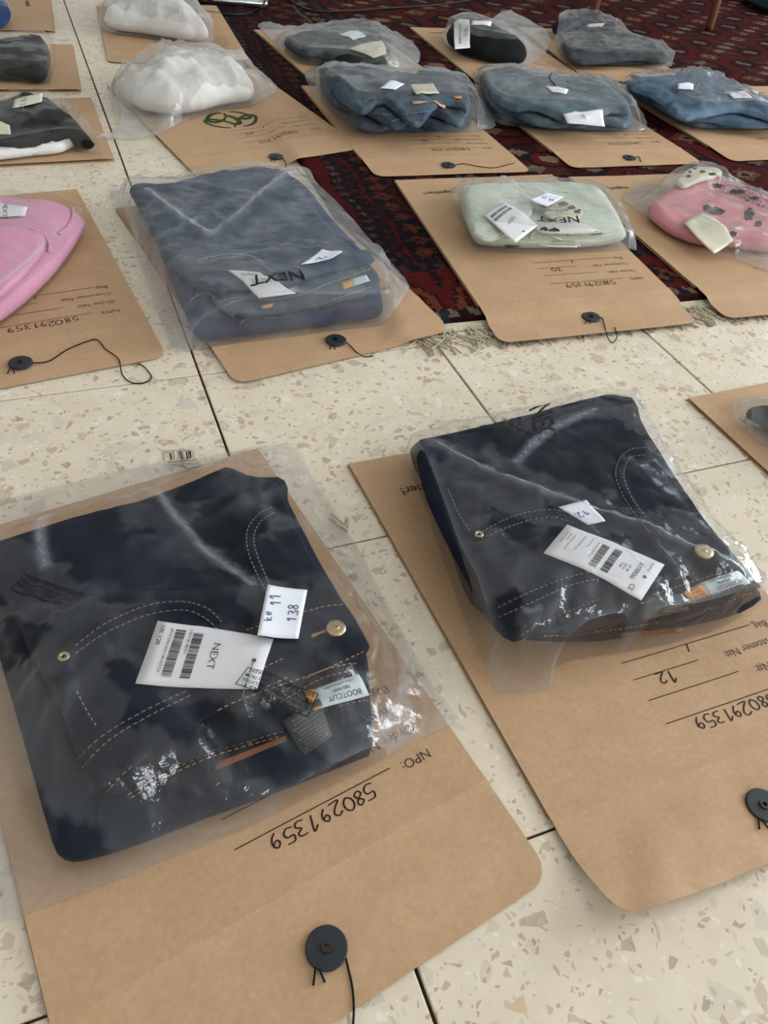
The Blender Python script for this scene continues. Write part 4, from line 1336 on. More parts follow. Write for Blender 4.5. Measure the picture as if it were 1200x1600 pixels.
bag_print('E1', [(107, 947), (16, 922), (40, 896), (132, 928)], WARN, 'printed_warning', True)
bag_print('E1', [(318, 729), (278, 731), (250, 714), (302, 713)], WARN, 'printed_warning', True)
bag_print('E1', [(541, 834), (513, 812), (518, 802), (546, 822)], WARN[:2], 'printed_warning', True)
sl = card('paper_slip', [(402, 998), (418, 918), (480, 925), (466, 1000)], [BAGS['E1'][1]], M['slip'], None, n=10, curl=0.0015, thing_label='white paper slip with handwritten 11 and 138, on the front left bag', cat='paper slip', group=SLIPS)
scrawl(sl, 'written_number', [('11', 0.62, 0.42, 0.006, 0.2)], M['blue_pen'])
scrawl(sl, 'written_price', [('138', 0.32, 0.86, 0.0055, 0.0)], M['blue_pen'])
scrawl(sl, 'written_initial', [('ke', 0.30, 0.28, 0.005, 0.2)], M['blue_pen'])

# ---- front right: dark bootcut jeans
j = garment('jeans', (900, 820), 'dark indigo bootcut jeans with a long white code tag, folded at front right', 'jeans', JEANS)
A1 = pad('folded_legs', [(640, 692), (700, 676), (770, 660), (840, 642), (872, 632), (910, 624), (945, 616), (985, 622), (997, 640), (1004, 668), (1060, 755), (1110, 828), (1148, 868), (1166, 905), (1186, 930), (1184, 946), (1150, 966), (1060, 987), (950, 1006), (880, 1009), (822, 1002), (790, 985), (755, 962), (728, 935), (700, 850), (678, 780), (648, 735)],
         0.006, 0.026, M['indigo'], j, seed=13, spacing=0.006, wr=0.0018, folds=9, fold_h=0.003, r=0.012)
A2 = pad('back_waistband', [(760, 900), (900, 870), (1040, 850), (1130, 855), (1160, 890), (1184, 916), (1180, 932), (1120, 950), (1060, 967), (940, 990), (860, 1000), (815, 996), (780, 950)],
         0.030, 0.008, M['indigo_in'], j, under=[A1], seed=15, spacing=0.006, wr=0.0008)
A3 = pad('front_panel', [(648, 700), (700, 686), (770, 670), (840, 652), (872, 642), (945, 628), (980, 632), (988, 650), (1000, 690), (1050, 765), (1100, 835), (1140, 872), (1154, 886), (1120, 892), (1085, 900), (1036, 918), (944, 937), (850, 975), (812, 996), (786, 980), (745, 940), (715, 880), (690, 810), (665, 755)],
         0.036, 0.008, M['indigo'], j, under=[A1, A2], seed=17, spacing=0.006, wr=0.0018, folds=10, fold_h=0.003)
A4 = pad('waistband_loop', [(1020, 955), (1050, 944), (1090, 934), (1135, 920), (1160, 911), (1174, 915), (1176, 926), (1152, 942), (1108, 956), (1062, 966), (1030, 968)], 0.030, 0.007, M['indigo'], j, under=[A1, A2], seed=19, spacing=0.005, wr=0.001)
JB = [A1, A2, A3, A4]
b1 = band('pocket_facing', [(745, 838), (780, 818), (820, 806), (860, 802), (895, 812), (920, 830)], 0.010, JB, M['indigo_seam'], j)
b2 = band('pocket_facing', [(1005, 706), (985, 708), (970, 722), (967, 745), (980, 775), (1000, 805), (1020, 825)], 0.010, JB, M['indigo_seam'], j)
b3 = band('waistband_front', [(786, 968), (840, 935), (900, 912), (960, 895), (1020, 880), (1080, 872), (1135, 870)], 0.022, JB, M['indigo_seam'], j, h=0.0012)
JS = JB + [b1, b2, b3]
st = Stitch()
for l in ([(752, 832), (790, 812), (830, 800), (870, 798), (905, 808)], [(752, 842), (795, 824), (835, 812), (870, 810), (900, 820)],
          [(1008, 700), (985, 703), (968, 718), (962, 745), (976, 780), (998, 812), (1016, 834)], [(1008, 712), (990, 714), (978, 726), (975, 748), (988, 780), (1010, 810)],
          [(778, 950), (830, 925), (890, 902), (945, 890)], [(700, 765), (715, 800), (735, 832)], [(780, 965), (835, 940), (892, 915), (950, 902)]):
    st.run(l, JS)
st.make(M['palestitch'], j)
st = Stitch()
for l in ([(814, 994), (852, 972), (944, 935), (1036, 916)], [(820, 1004), (940, 988), (1060, 966), (1178, 926)], [(1020, 930), (1080, 910), (1140, 892)], [(1024, 958), (1080, 941), (1138, 923), (1168, 915)], [(850, 995), (900, 992), (950, 984)]):
    st.run(l, JS, w=0.0008)
st.make(M['topstitch'], j, 'tan_stitching')
card('leather_patch', [(1066, 981), (968, 990), (971, 998), (1068, 987)], JS, M['leather'], j, n=6)
lab = card('waist_label', [(1172, 913), (1107, 932), (1093, 912), (1152, 893)], JB[:3], M['tab_and_glint'], j, off=0.001)
letter(lab, 'label_print', [('BOOTCUT', 0.45, 0.42, 0.0032, 'CENTER'), ('MID RISE', 0.5, 0.68, 0.0022, 'CENTER'), ('MADE IN BANGLADESH', 0.52, 0.9, 0.0014, 'CENTER')], M['film_ink'])
szt = card('size_tab', [(1108, 932), (1079, 945), (1066, 927), (1093, 912)], JB[:3], M['orange_tab'], j, n=6, off=0.001)
letter(szt, 'size_print', [('UK 12 R', 0.5, 0.32, 0.0018, 'CENTER'), ('EUR 40', 0.5, 0.6, 0.0018, 'CENTER'), ('US 8R', 0.5, 0.88, 0.0018, 'CENTER')], M['leather'])
cl = card('care_label', [(1075, 955), (1000, 972), (1005, 935), (1066, 928)], JS, M['care'], j, off=0.0012)
letter(cl, 'care_print', [('COTTON POLYESTER' if k % 3 else 'WASH AT 30 ELASTANE', 0.1, 0.2 + 0.14 * k, 0.0011, 'LEFT') for k in range(6)], M['care_ink'])
bt, p = round_metal('waist_button', (1098, 865), JS, 0.0068, 0.003, M['brass'], j, dome=0.0002)
vs, fs = disc(p + Vector((0, 0, 0.003)), 0.002, 0.0006, 20, dome=0.0002)
part('button_boss', vs, fs, M['brass'], bt)
round_metal('rivet', (748, 836), JS, 0.0033, 0.0012, M['brass'], j, hole=0.0014)
tg = card('swing_tag', [(1037, 885), (1000, 942), (848, 868), (885, 823)], JS, M['card'], j, off=0.0018, label='long white swing tag with two barcodes')
letter(tg, 'tag_print', [('AY709266', 0.46, 0.20, 0.0032, 'CENTER'), ('UK 12R', 0.5, 0.265, 0.0018, 'CENTER'), ('CE', 0.93, 0.16, 0.0034, 'RIGHT'), ('SKU 02TO5', 0.1, 0.10, 0.0013, 'LEFT'), ('EUR 40', 0.5, 0.305, 0.0016, 'CENTER'), ('US 8R', 0.5, 0.34, 0.0016, 'CENTER')], M['film_ink'])
letter(tg, 'small_print', [('D94-454-138-02TO5', 0.2, 0.63, 0.0015, 'LEFT'), ('100% COTTON', 0.15, 0.70, 0.0013, 'LEFT'), ('KEEP AWAY FROM FIRE', 0.15, 0.78, 0.0013, 'LEFT'), ('WASH DARK COLOURS', 0.2, 0.87, 0.0013, 'LEFT'), ('SEPARATELY', 0.2, 0.91, 0.0013, 'LEFT'), ('DO NOT BLEACH', 0.2, 0.95, 0.0013, 'LEFT')], M['grey_print'])
barcode(tg, 0.16, 0.86, 0.39, 0.465, M['film_ink'], 8)
barcode(tg, 0.2, 0.86, 0.51, 0.585, M['film_ink'], 9)
q = tg[1](0.5, 0.09); zq = drop(q.x, q.y, [tg[2]], q.z)
vs, fs = disc(Vector((q.x, q.y, zq)), 0.0013, 0.0003, 16); part('tag_hole', vs, fs, M['film_ink'], tg[0])
sl = card('paper_slip', [(945, 816), (918, 822), (872, 794), (915, 784)], JS, M['slip'], None, n=8, off=0.0014, thing_label='white paper slip inside the front right bag, just above its code tag', cat='paper slip', group=SLIPS)
scrawl(sl, 'written_number', [('12', 0.35, 0.6, 0.005, 0.2)], M['blue_pen'])
poly_bag('E2', [(632, 690), (650, 680), (700, 667), (770, 654), (850, 632), (900, 618), (945, 609), (994, 614), (1004, 640), (1062, 722), (1112, 792), (1152, 856), (1182, 898), (1202, 925), (1196, 942), (1120, 986), (1055, 1004), (990, 1018), (900, 1030), (858, 1045), (866, 1078), (776, 1084), (765, 1050), (745, 1010), (715, 930), (690, 860), (665, 785), (640, 730)],
         JB + [tg[2], sl[2]], 'clear plastic bag with a folded-over edge, over the dark jeans at front right', M['clear_film'], spacing=0.0042, cr=0.0018, folds=46, fold_h=0.005, seed=12, it=22,
         ridges=[((660, 700), (870, 785), 0.008, 0.006), ((862, 781), (1165, 920), 0.008, 0.006), ((990, 640), (1060, 760), 0.006, 0.005), ((800, 1000), (840, 960), .004, .004), ((930, 640), (800, 730), .003, .004)])
bag_print('E2', [(860, 630), (872, 692), (842, 696), (826, 640)], ['NEXT'], fillw=1.0)
bag_print('E2', [(816, 648), (824, 690), (788, 696), (782, 654)], ['MADE FROM', 'RECYCLED PLASTIC', 'PLEASE RECYCLE ME'])

# ---- second row: faded blue jeans
j = garment('jeans', (400, 430), 'faded blue jeans with pale seams, thickly folded in the second row', 'jeans', JEANS)
A1 = pad('folded_legs', [(200, 292), (235, 290), (270, 288), (330, 272), (400, 263), (445, 268), (485, 298), (520, 348), (560, 392), (590, 440), (596, 470), (598, 490), (590, 498), (520, 508), (450, 517), (370, 527), (310, 534), (300, 520), (285, 480), (262, 430), (240, 372), (212, 320)],
         0.006, 0.024, M['deep_blue'], j, seed=23, spacing=0.007, wr=0.002, folds=8, fold_h=0.003, r=0.011)
A2 = pad('back_waistband', [(330, 440), (420, 420), (500, 410), (575, 410), (594, 438), (590, 462), (560, 470), (520, 478), (470, 492), (420, 496), (395, 500), (375, 512), (358, 498), (330, 478)],
         0.030, 0.008, M['mid_in'], j, under=[A1], seed=25, spacing=0.007, wr=0.001)
A3 = pad('front_panel', [(206, 300), (245, 296), (280, 294), (335, 280), (400, 272), (440, 278), (475, 305), (510, 352), (550, 394), (586, 414), (580, 424), (540, 432), (500, 442), (450, 462), (400, 468), (360, 466), (345, 476), (320, 462), (290, 450), (262, 405), (240, 360), (218, 322)],
         0.038, 0.007, M['mid_blue'], j, under=[A1, A2], seed=27, spacing=0.007, wr=0.0024, folds=14, fold_h=0.004)
JS = [A1, A2, A3]
band('pocket_facing', [(310, 412), (345, 404), (385, 404), (410, 415), (425, 428)], 0.010, JS, M['mid_in'], j)
st = Stitch()
for l in ([(335, 476), (372, 466), (420, 470), (470, 462), (520, 442), (584, 420)], [(375, 508), (392, 496), (440, 498), (500, 482), (560, 466), (590, 460)], [(310, 408), (345, 400), (388, 400), (415, 414)], [(420, 490), (470, 484), (520, 470), (585, 448)], [(298, 470), (320, 458), (340, 470)]):
    st.run(l, JS, w=0.0013, dash=0.006, gap=0.0006, off=0.0007)
st.make(M['whitestitch'], j)
card('waist_label', [(578, 440), (553, 448), (548, 438), (572, 431)], JS, M['tab_and_glint'], j, off=0.001, n=6)
card('size_tab', [(553, 448), (536, 454), (532, 443), (549, 438)], JS, M['orange_tab'], j, off=0.001, n=4)
card('leather_patch', [(428, 492), (408, 495), (409, 502), (424, 499)], JS, M['tan_leather'], j, n=4, off=0.001)
tg = card('swing_tag', [(462, 462), (405, 469), (356, 425), (404, 428)], JS, M['card'], j, off=0.002, label='white swing tag half veiled by the film')
barcode(tg, 0.2, 0.8, 0.72, 0.84, M['grey_print'], 4)
letter(tg, 'tag_print', [('NEXT', 0.5, 0.55, 0.006, 'CENTER'), ('UK 12R', 0.1, 0.95, 0.003, 'LEFT')], M['grey_print'], 0.006)
poly_bag('E5', [(165, 288), (200, 286), (260, 276), (330, 266), (425, 257), (468, 258), (485, 266), (492, 285), (540, 332), (600, 402), (641, 450), (630, 476), (604, 507), (560, 512), (450, 526), (310, 545), (288, 544), (262, 530), (230, 440), (200, 340)],
         JS + [tg[2]], 'poly bag printed in large capitals, over the faded blue jeans', M['soft_film'], spacing=0.006, cr=0.002, folds=22, fold_h=0.005, seed=21, it=22, zlift=0.006,
         ridges=[((225, 300), (330, 375), 0.006, 0.006), ((330, 375), (470, 280), 0.005, 0.006), ((400, 500), (470, 488), .003, .004)])
bag_print('E5', [(479, 438), (392, 449), (391, 433), (471, 421)], ['NEXT'], fillw=0.98)
sl = card('paper_slip', [(535, 399), (510, 411), (470, 416), (503, 392)], [BAGS['E5'][1]], M['slip'], None, n=8, curl=0.002, thing_label='small white paper slip lying on the bag of faded blue jeans', cat='paper slip', group=SLIPS)
scrawl(sl, 'written_number', [('2', 0.45, 0.7, 0.008, 0.3)], M['blue_pen'])

# ---- second row: mint sweater
g = garment('sweater', (850, 345), 'pale mint sweater with printed picture and white cord, folded in a clear bag', 'sweater', TOPS)
A1 = pad('body', [(716, 300), (735, 292), (790, 288), (850, 288), (895, 286), (940, 296), (958, 325), (974, 358), (976, 380), (930, 389), (840, 391), (748, 386), (736, 372), (722, 335)],
         0.012, 0.024, M['mint'], g, seed=31, spacing=0.008, wr=0.002, folds=6, fold_h=0.003, r=0.016)
A2 = pad('sleeve', [(722, 305), (760, 293), (805, 300), (835, 315), (828, 345), (800, 372), (760, 378), (735, 360)], 0.034, 0.007, M['mint'], g, under=[A1], seed=33, spacing=0.007, wr=0.002, folds=4)
A3 = pad('printed_panel', [(850, 322), (872, 312), (900, 320), (912, 335), (905, 346), (870, 350), (848, 342)], 0.044, 0.004, M['cream_card'], g, under=[A1], seed=35, spacing=0.007, wr=0.001, label='cream printed front')
A4 = pad('hem', [(838, 352), (880, 347), (930, 352), (956, 364), (950, 371), (900, 373), (850, 370), (836, 362)], 0.040, 0.008, M['white_cloth'], g, under=[A1], seed=36, spacing=0.007, wr=0.001, label='off-white hem with dark print')
GS = [A1, A2, A3, A4]
for (cx, cy, rx, ry) in ((866, 361, 9, 5), (850, 358, 6, 4), (931, 364, 10, 3), (888, 366, 4, 2), (800, 383, 12, 4), (880, 380, 40, 3), (905, 330, 8, 3), (880, 318, 8, 3), (893, 324, 6, 3)):
    ring = [(cx + rx * math.cos(a * .524) * (1 + .25 * math.sin(a * 3.1)), cy - ry * math.sin(a * .524) * (1 + .25 * math.cos(a * 2.3))) for a in range(12)]
    W = [hit(x, y, GS) - ray(x, y) * 0.0016 for x, y in [(cx, cy)] + ring]
    part('dark_print', W, [(0, k + 1, (k + 1) % 12 + 1) for k in range(12)], M['charcoal'], g, smooth=False)
vs, fs = tube([p + Vector((0, 0, .003)) for p in px_path([(905, 388), (870, 376), (850, 366), (836, 366), (828, 374), (838, 384), (860, 388), (900, 389)], GS, 6)], 0.0012, 6)
part('cord', vs, fs, M['white_cloth'], g)
tg = card('swing_tag', [(840, 356), (804, 384), (755, 340), (786, 320)], GS, M['card'], g, off=0.003, label='white swing tag with two barcodes')
letter(tg, 'tag_print', [('NEXT', 0.5, 0.52, 0.0052, 'CENTER')], M['film_ink'])
barcode(tg, 0.12, 0.9, 0.80, 0.88, M['film_ink'], 14, 26); barcode(tg, 0.12, 0.9, 0.68, 0.76, M['film_ink'], 15, 26)
q = tg[1](0.5, 0.1); zq = drop(q.x, q.y, [tg[2]], q.z)
vs, fs = disc(Vector((q.x, q.y, zq)), 0.0017, 0.0003, 12); part('tag_hole', vs, fs, M['film_ink'], tg[0])
poly_bag('E6', [(704, 292), (715, 282), (750, 277), (790, 280), (850, 279), (915, 277), (948, 281), (968, 310), (990, 360), (998, 386), (985, 391), (930, 396), (840, 399), (742, 393), (728, 364), (712, 320)],
         GS + [tg[2]], 'clear bag with a big printed word, over the mint sweater', M['soft_film'], spacing=0.006, cr=0.0018, folds=14, fold_h=0.004, seed=22, it=24, zlift=0.012,
         ridges=[((775, 285), (830, 325), .004, .005)])
bag_print('E6', [(906, 352), (838, 352), (840, 338), (903, 338)], ['NEXT'], fillw=1.0)
bag_print('E6', [(892, 331), (824, 331), (826, 318), (888, 318)], ['MADE FROM 100%', 'RECYCLED PLASTIC'], mat=M['grey_print'])
sl = card('paper_slip', [(880, 310), (854, 325), (827, 312), (852, 303)], [BAGS['E6'][1]], M['slip'], None, n=8, curl=0.001, thing_label='white paper slip with blue pen writing, on the mint sweater bag', cat='paper slip', group=SLIPS)
scrawl(sl, 'written_number', [('30', 0.35, 0.45, 0.006, 0.2)], M['blue_pen'])
scrawl(sl, 'written_price', [('138', 0.3, 0.85, 0.005, 0.2)], M['blue_pen'])

# ---- second row: pink printed garment
g = garment('top', (1110, 340), 'rose pink top with black printed shapes and a spotted collar, right edge', 'top', TOPS)
A1 = pad('body', [(1008, 332), (1040, 300), (1078, 270), (1120, 278), (1165, 300), (1220, 320), (1260, 350), (1250, 395), (1190, 396), (1140, 388), (1085, 384), (1040, 365)],
         0.012, 0.020, M['salmon'], g, seed=41, spacing=0.008, wr=0.0028, folds=9, fold_h=0.004, r=0.012)
A2 = pad('spotted_collar', [(1052, 292), (1068, 270), (1085, 261), (1110, 266), (1130, 276), (1110, 284), (1085, 290), (1065, 300)], 0.036, 0.006, M['cream_card'], g, under=[A1], seed=42, spacing=0.007, label='cream collar with black spots')
GS = [A1, A2]
R = random.Random(9)
for (cx, cy, rx, ry) in ((1085, 262, 4, 3), (1098, 268, 5, 2), (1076, 275, 4, 2), (1112, 272, 6, 2), (1132, 272, 4, 3), (1078, 268, 3, 2), (1120, 330, 14, 6), (1095, 345, 7, 4), (1125, 360, 5, 3), (1145, 365, 7, 4), (1105, 325, 6, 5), (1170, 335, 9, 9), (1150, 300, 14, 4), (1120, 290, 10, 3), (1185, 350, 6, 5), (1175, 310, 12, 3)):
    ring = [(cx + rx * math.cos(a * .524) * (1 + .25 * math.sin(a * R.uniform(1.5, 4))), cy - ry * math.sin(a * .524) * (1 + .25 * math.cos(a * R.uniform(1.5, 4)))) for a in range(12)]
    W = [hit(x, y, GS) - ray(x, y) * 0.0016 for x, y in [(cx, cy)] + ring]
    part('printed_spot', W, [(0, k + 1, (k + 1) % 12 + 1) for k in range(12)], M['spot'], g, smooth=False)
tg = card('swing_tag', [(1143, 383), (1114, 402), (1066, 355), (1094, 337)], GS, M['cream_card'], g, off=0.004, label='plain pale swing tag')
poly_bag('E7', [(968, 307), (1005, 278), (1040, 284), (1062, 268), (1085, 256), (1120, 262), (1160, 280), (1205, 292), (1290, 310), (1290, 440), (1215, 434), (1160, 412), (1125, 402), (1080, 382), (1052, 358), (1000, 335)],
         GS + [tg[2]], 'poly bag with rows of small print, over the pink printed top', M['soft_film'], spacing=0.006, cr=0.0018, folds=16, fold_h=0.004, seed=24, it=22, zlift=0.008,
         ridges=[((1060, 285), (1200, 345), .003, .004)])
bag_print('E7', [(1215, 335), (1125, 300), (1105, 272), (1190, 300)], WARN + ['MADE FROM 100% RECYCLED PLASTIC', 'PLEASE RECYCLE ME', 'THIS BAG IS NOT A TOY'], 'printed_warning')

# ---- second row: plain pink garment at the left edge
g = garment('hoodie', (20, 400), 'plain pink hoodie with curved seams, rounded bundle at the left edge', 'hoodie', TOPS)
A1 = pad('body', [(-110, 340), (-40, 306), (0, 302), (50, 306), (95, 312), (122, 328), (132, 345), (118, 378), (85, 425), (45, 465), (5, 497), (-40, 525), (-120, 500)],
         0.006, 0.022, M['pink'], g, seed=51, spacing=0.008, wr=0.0014, folds=3, fold_h=0.002, r=0.011, puff=0.013, pw=0.035)
A2 = pad('pocket', [(-110, 420), (-40, 375), (10, 352), (50, 356), (74, 376), (70, 400), (40, 440), (0, 480), (-50, 505)], 0.05, 0.005, M['pink'], g, under=[A1], seed=52, spacing=0.008, wr=0.001, stiff=6)
GS = [A1, A2]
band('seam', [(113, 325), (114, 340), (106, 356), (92, 366)], 0.004, GS, M['pink'], g, h=0.0012)
band('seam', [(0, 350), (30, 352), (60, 362), (76, 378), (76, 395)], 0.004, GS, M['pink'], g, h=0.001)
tg = card('swing_tag', [(44, 328), (40, 342), (-30, 346), (-30, 318)], GS, M['card'], g, off=0.003, label='white swing tag lying on the pink cloth')
letter(tg, 'tag_print', [('NEXT', 0.5, 0.5, 0.006, 'CENTER')], M['film_ink']); barcode(tg, 0.15, 0.85, 0.62, 0.8, M['grey_print'], 24, 26)
poly_bag('E4', [(-130, 330), (-40, 300), (0, 297), (50, 300), (100, 306), (128, 320), (138, 338), (126, 372), (95, 420), (52, 465), (8, 503), (-40, 535), (-130, 510)],
         GS + [tg[2]], 'glossy clear bag over the plain pink hoodie', M['clear_film'], spacing=0.006, cr=0.0012, folds=14, fold_h=0.003, seed=26, it=14, zlift=0.02,
         ridges=[((-10, 480), (75, 410), .004, .006)])
M['grey_tag'] = M['card']

# ---- third row: mid blue jeans
j = garment('jeans', (640, 155), 'mid blue jeans with a pale tan waist patch, third row on the rug', 'jeans', JEANS)
JS = stack([(500, 120), (528, 108), (580, 112), (640, 122), (690, 116), (715, 122), (738, 150), (738, 190), (725, 204), (690, 206), (655, 208), (620, 208), (590, 208), (558, 205), (544, 188), (518, 165), (501, 140)],
           0.012, [0.013, 0.010, 0.009, 0.007], M['slate_blue'], j, seed=61, spacing=0.008, wr=0.0022, folds=6, fold_h=0.005, mats=[M['slate_blue'], M['mid_in'], M['slate_blue'], M['slate_blue']], names=('folded_legs', 'back_panel', 'back_waistband', 'front_panel'))
card('leather_patch', [(694, 183), (642, 188), (640, 196), (692, 191)], JS, M['tan_leather'], j, n=6, off=0.002)
card('size_tab', [(720, 168), (708, 172), (706, 162), (716, 159)], JS, M['orange_tab'], j, n=4, off=0.002)
st = Stitch()
for l in ([(605, 194), (625, 188), (650, 194)], [(560, 178), (620, 180), (680, 174), (722, 164)], [(570, 160), (585, 154), (600, 158), (590, 166)]):
    st.run(l, JS, w=0.0018, dash=0.008, gap=0.0008, off=0.001)
st.make(M['whitestitch'], j)
cd = card('paper_tag', [(676, 132), (686, 148), (650, 151), (640, 134)], JS, M['cream_card'], j, off=0.002, label='cream paper tag veiled by the film')
poly_bag('E10', [(474, 112), (490, 98), (530, 95), (580, 104), (640, 112), (690, 105), (720, 112), (735, 135), (760, 158), (778, 188), (765, 203), (725, 210), (640, 211), (556, 210), (543, 195), (512, 170), (490, 145)],
         JS + [cd[2]], 'hazy poly bag over the mid blue jeans in the third row', M['grey_film'], spacing=0.008, cr=0.003, folds=18, fold_h=0.007, seed=27, it=20)
sl = card('paper_slip', [(632, 132), (618, 142), (594, 139), (610, 126)], [BAGS['E10'][1]], M['slip'], None, n=6, thing_label='white paper slip on the bag of mid blue jeans', cat='paper slip', group=SLIPS)

# ---- third row: pale blue jeans
j = garment('jeans', (880, 165), 'pale blue jeans with a white paper tag at their near edge, third row', 'jeans', JEANS)
JS = stack([(748, 115), (790, 107), (840, 117), (900, 127), (950, 126), (972, 150), (988, 180), (986, 204), (950, 206), (910, 205), (870, 203), (830, 198), (795, 193), (770, 172), (752, 142)],
           0.012, [0.012, 0.009, 0.008], M['pale_blue'], j, seed=71, spacing=0.008, wr=0.0024, folds=7, fold_h=0.005)
cd = card('paper_tag', [(940, 178), (944, 202), (886, 197), (878, 184)], JS, M['card'], j, off=0.004, label='white paper tag at the near edge')
letter(cd, 'tag_print', [('NEXT', 0.5, 0.6, 0.008, 'CENTER')], M['grey_print'], 0.008)
poly_bag('E11', [(738, 112), (760, 100), (800, 103), (880, 114), (955, 118), (985, 158), (1013, 184), (1009, 209), (930, 208), (865, 204), (790, 196), (765, 182), (748, 145)],
         JS + [cd[2]], 'hazy poly bag over the pale blue jeans with the white tag', M['grey_film'], spacing=0.008, cr=0.0025, folds=16, fold_h=0.006, seed=28, it=20)
sl = card('paper_slip', [(888, 142), (884, 150), (862, 145), (852, 136)], [BAGS['E11'][1]], M['slip'], None, n=6, thing_label='white paper slip on the bag of pale blue jeans', cat='paper slip', group=SLIPS)

# ---- third row: shiny light blue jeans
j = garment('jeans', (1090, 155), 'light blue jeans in a shiny bag at the right end of the third row', 'jeans', JEANS)
JS = stack([(970, 132), (1010, 122), (1060, 118), (1102, 115), (1150, 140), (1200, 165), (1250, 188), (1245, 202), (1200, 202), (1150, 202), (1095, 202), (1062, 192), (1020, 163)],
           0.012, [0.012, 0.009, 0.008], M['sky_blue'], j, seed=81, spacing=0.008, wr=0.0024, folds=7, fold_h=0.005)
cd = card('paper_tag', [(1160, 146), (1175, 156), (1145, 158), (1130, 148)], JS, M['card'], j, off=0.004)
poly_bag('E12', [(965, 128), (1000, 118), (1050, 112), (1106, 109), (1150, 130), (1185, 150), (1225, 172), (1270, 190), (1255, 205), (1180, 203), (1090, 204), (1062, 196), (1018, 165)],
         JS + [cd[2]], 'shiny clear bag over the light blue jeans at the right end of the third row', M['shiny_film'], spacing=0.006, cr=0.004, folds=26, fold_h=0.006, seed=29, it=20)
sl = card('paper_slip', [(1083, 133), (1083, 141), (1059, 140), (1059, 132)], [BAGS['E12'][1]], M['slip'], None, n=6, thing_label='white paper slip on the shiny bag of light blue jeans', cat='paper slip', group=SLIPS)

# ---- white bundles
g = garment('shirt', (310, 130), 'white shirt bundle, the nearer of the two white bundles', 'shirt', TOPS)
A1 = pad('body', [(188, 128), (210, 105), (255, 86), (310, 80), (352, 92), (388, 110), (398, 132), (392, 152), (350, 158), (325, 166), (290, 172), (255, 172), (215, 165), (195, 148)],
         0.010, 0.03, M['white_cloth'], g, seed=91, spacing=0.007, wr=0.005, folds=26, fold_h=0.013, r=0.014, puff=0.024, pw=0.04)
poly_bag('E9', [(165, 120), (190, 92), (240, 76), (300, 69), (345, 78), (385, 98), (420, 112), (434, 128), (430, 146), (405, 160), (350, 165), (320, 172), (285, 184), (250, 205), (200, 210), (158, 208), (144, 196), (170, 182), (185, 172), (172, 150)],
         [A1], 'milky plastic bag spilling onto the tiles, around the nearer white bundle', M['milky_film'], spacing=0.008, cr=0.004, folds=22, fold_h=0.008, seed=30, it=20, zlift=0.02, rim=0.004)
g = garment('shirt', (240, 30), 'white shirt bundle, the farther of the two white bundles', 'shirt', TOPS)
A1 = pad('body', [(160, 20), (185, -4), (240, -14), (290, -2), (312, 22), (326, 42), (322, 58), (290, 58), (255, 52), (215, 46), (180, 42), (163, 34)],
         0.010, 0.03, M['white_cloth'], g, seed=93, spacing=0.009, wr=0.005, folds=22, fold_h=0.013, r=0.014, puff=0.024, pw=0.04)
poly_bag('E15', [(150, 18), (175, -14), (240, -26), (295, -12), (320, 14), (334, 40), (334, 60), (318, 68), (280, 63), (240, 56), (200, 50), (168, 44), (155, 34)],
         [A1], 'milky plastic bag around the farther white bundle', M['milky_film'], spacing=0.01, cr=0.004, folds=18, fold_h=0.008, seed=31, it=20, zlift=0.02, rim=0.003)

# ---- dark bundles on the left
g = garment('jacket', (70, 200), 'black garment with a white lining edge, left edge of the third row', 'jacket', TOPS)
A1 = pad('body', [(-90, 190), (-20, 165), (20, 150), (55, 146), (85, 160), (118, 185), (145, 215), (150, 230), (128, 232), (105, 224), (60, 226), (0, 230), (-80, 236)],
         0.006, 0.022, M['black_cloth'], g, seed=95, spacing=0.008, wr=0.004, folds=12, fold_h=0.007, r=0.011, puff=0.016, pw=0.03)
A2 = pad('white_lining', [(-60, 240), (0, 232), (40, 234), (80, 226), (108, 219), (120, 220), (116, 230), (95, 240), (50, 244), (0, 250), (-60, 256)], 0.006, 0.012, M['white_cloth'], g, seed=96, spacing=0.008, wr=0.003, folds=5, label='white lining along the near edge')
cd = card('paper_tag', [(16, 200), (18, 214), (-30, 214), (-30, 190)], [A1, A2], M['cream_card'], g, off=0.003)
poly_bag('E8', [(-110, 160), (-20, 128), (20, 125), (60, 132), (95, 150), (128, 180), (152, 218), (158, 232), (154, 242), (110, 240), (60, 246), (0, 254), (-100, 262)],
         [A1, A2, cd[2]], 'tent-like clear bag over the black garment with white lining', M['clear_film'], spacing=0.008, cr=0.0025, folds=16, fold_h=0.006, seed=32, it=30, zlift=0.03)
sl = card('paper_slip', [(67, 146), (66, 160), (20, 170), (24, 156)], [BAGS['E8'][1]], M['cream_card'], None, n=8, thing_label='curled pale paper slip on the bag of the black garment', cat='paper slip', group=SLIPS)
scrawl(sl, 'written_number', [('18 24', 0.2, 0.75, 0.008, 0.0)], M['blue_pen'])
g = garment('sweatshirt', (20, 95), 'plain washed black sweatshirt, left edge of the fourth row', 'sweatshirt', TOPS)
A1 = pad('body', [(-90, 80), (-20, 68), (25, 62), (62, 60), (74, 70), (80, 88), (76, 112), (72, 130), (20, 122), (-90, 125)],
         0.006, 0.028, M['grey_black'], g, seed=97, spacing=0.010, wr=0.004, folds=12, fold_h=0.006, r=0.014)
poly_bag('E14', [(-110, 74), (-20, 58), (20, 52), (62, 52), (82, 64), (87, 85), (82, 115), (76, 134), (20, 130), (-110, 134)],
         [A1], 'clear bag over the plain washed black sweatshirt', M['clear_film'], spacing=0.009, cr=0.0025, folds=12, fold_h=0.005, seed=33, it=20, zlift=0.02)
g = garment('blouse', (-10, 20), 'blue crumpled blouse in the top left corner', 'blouse', TOPS)
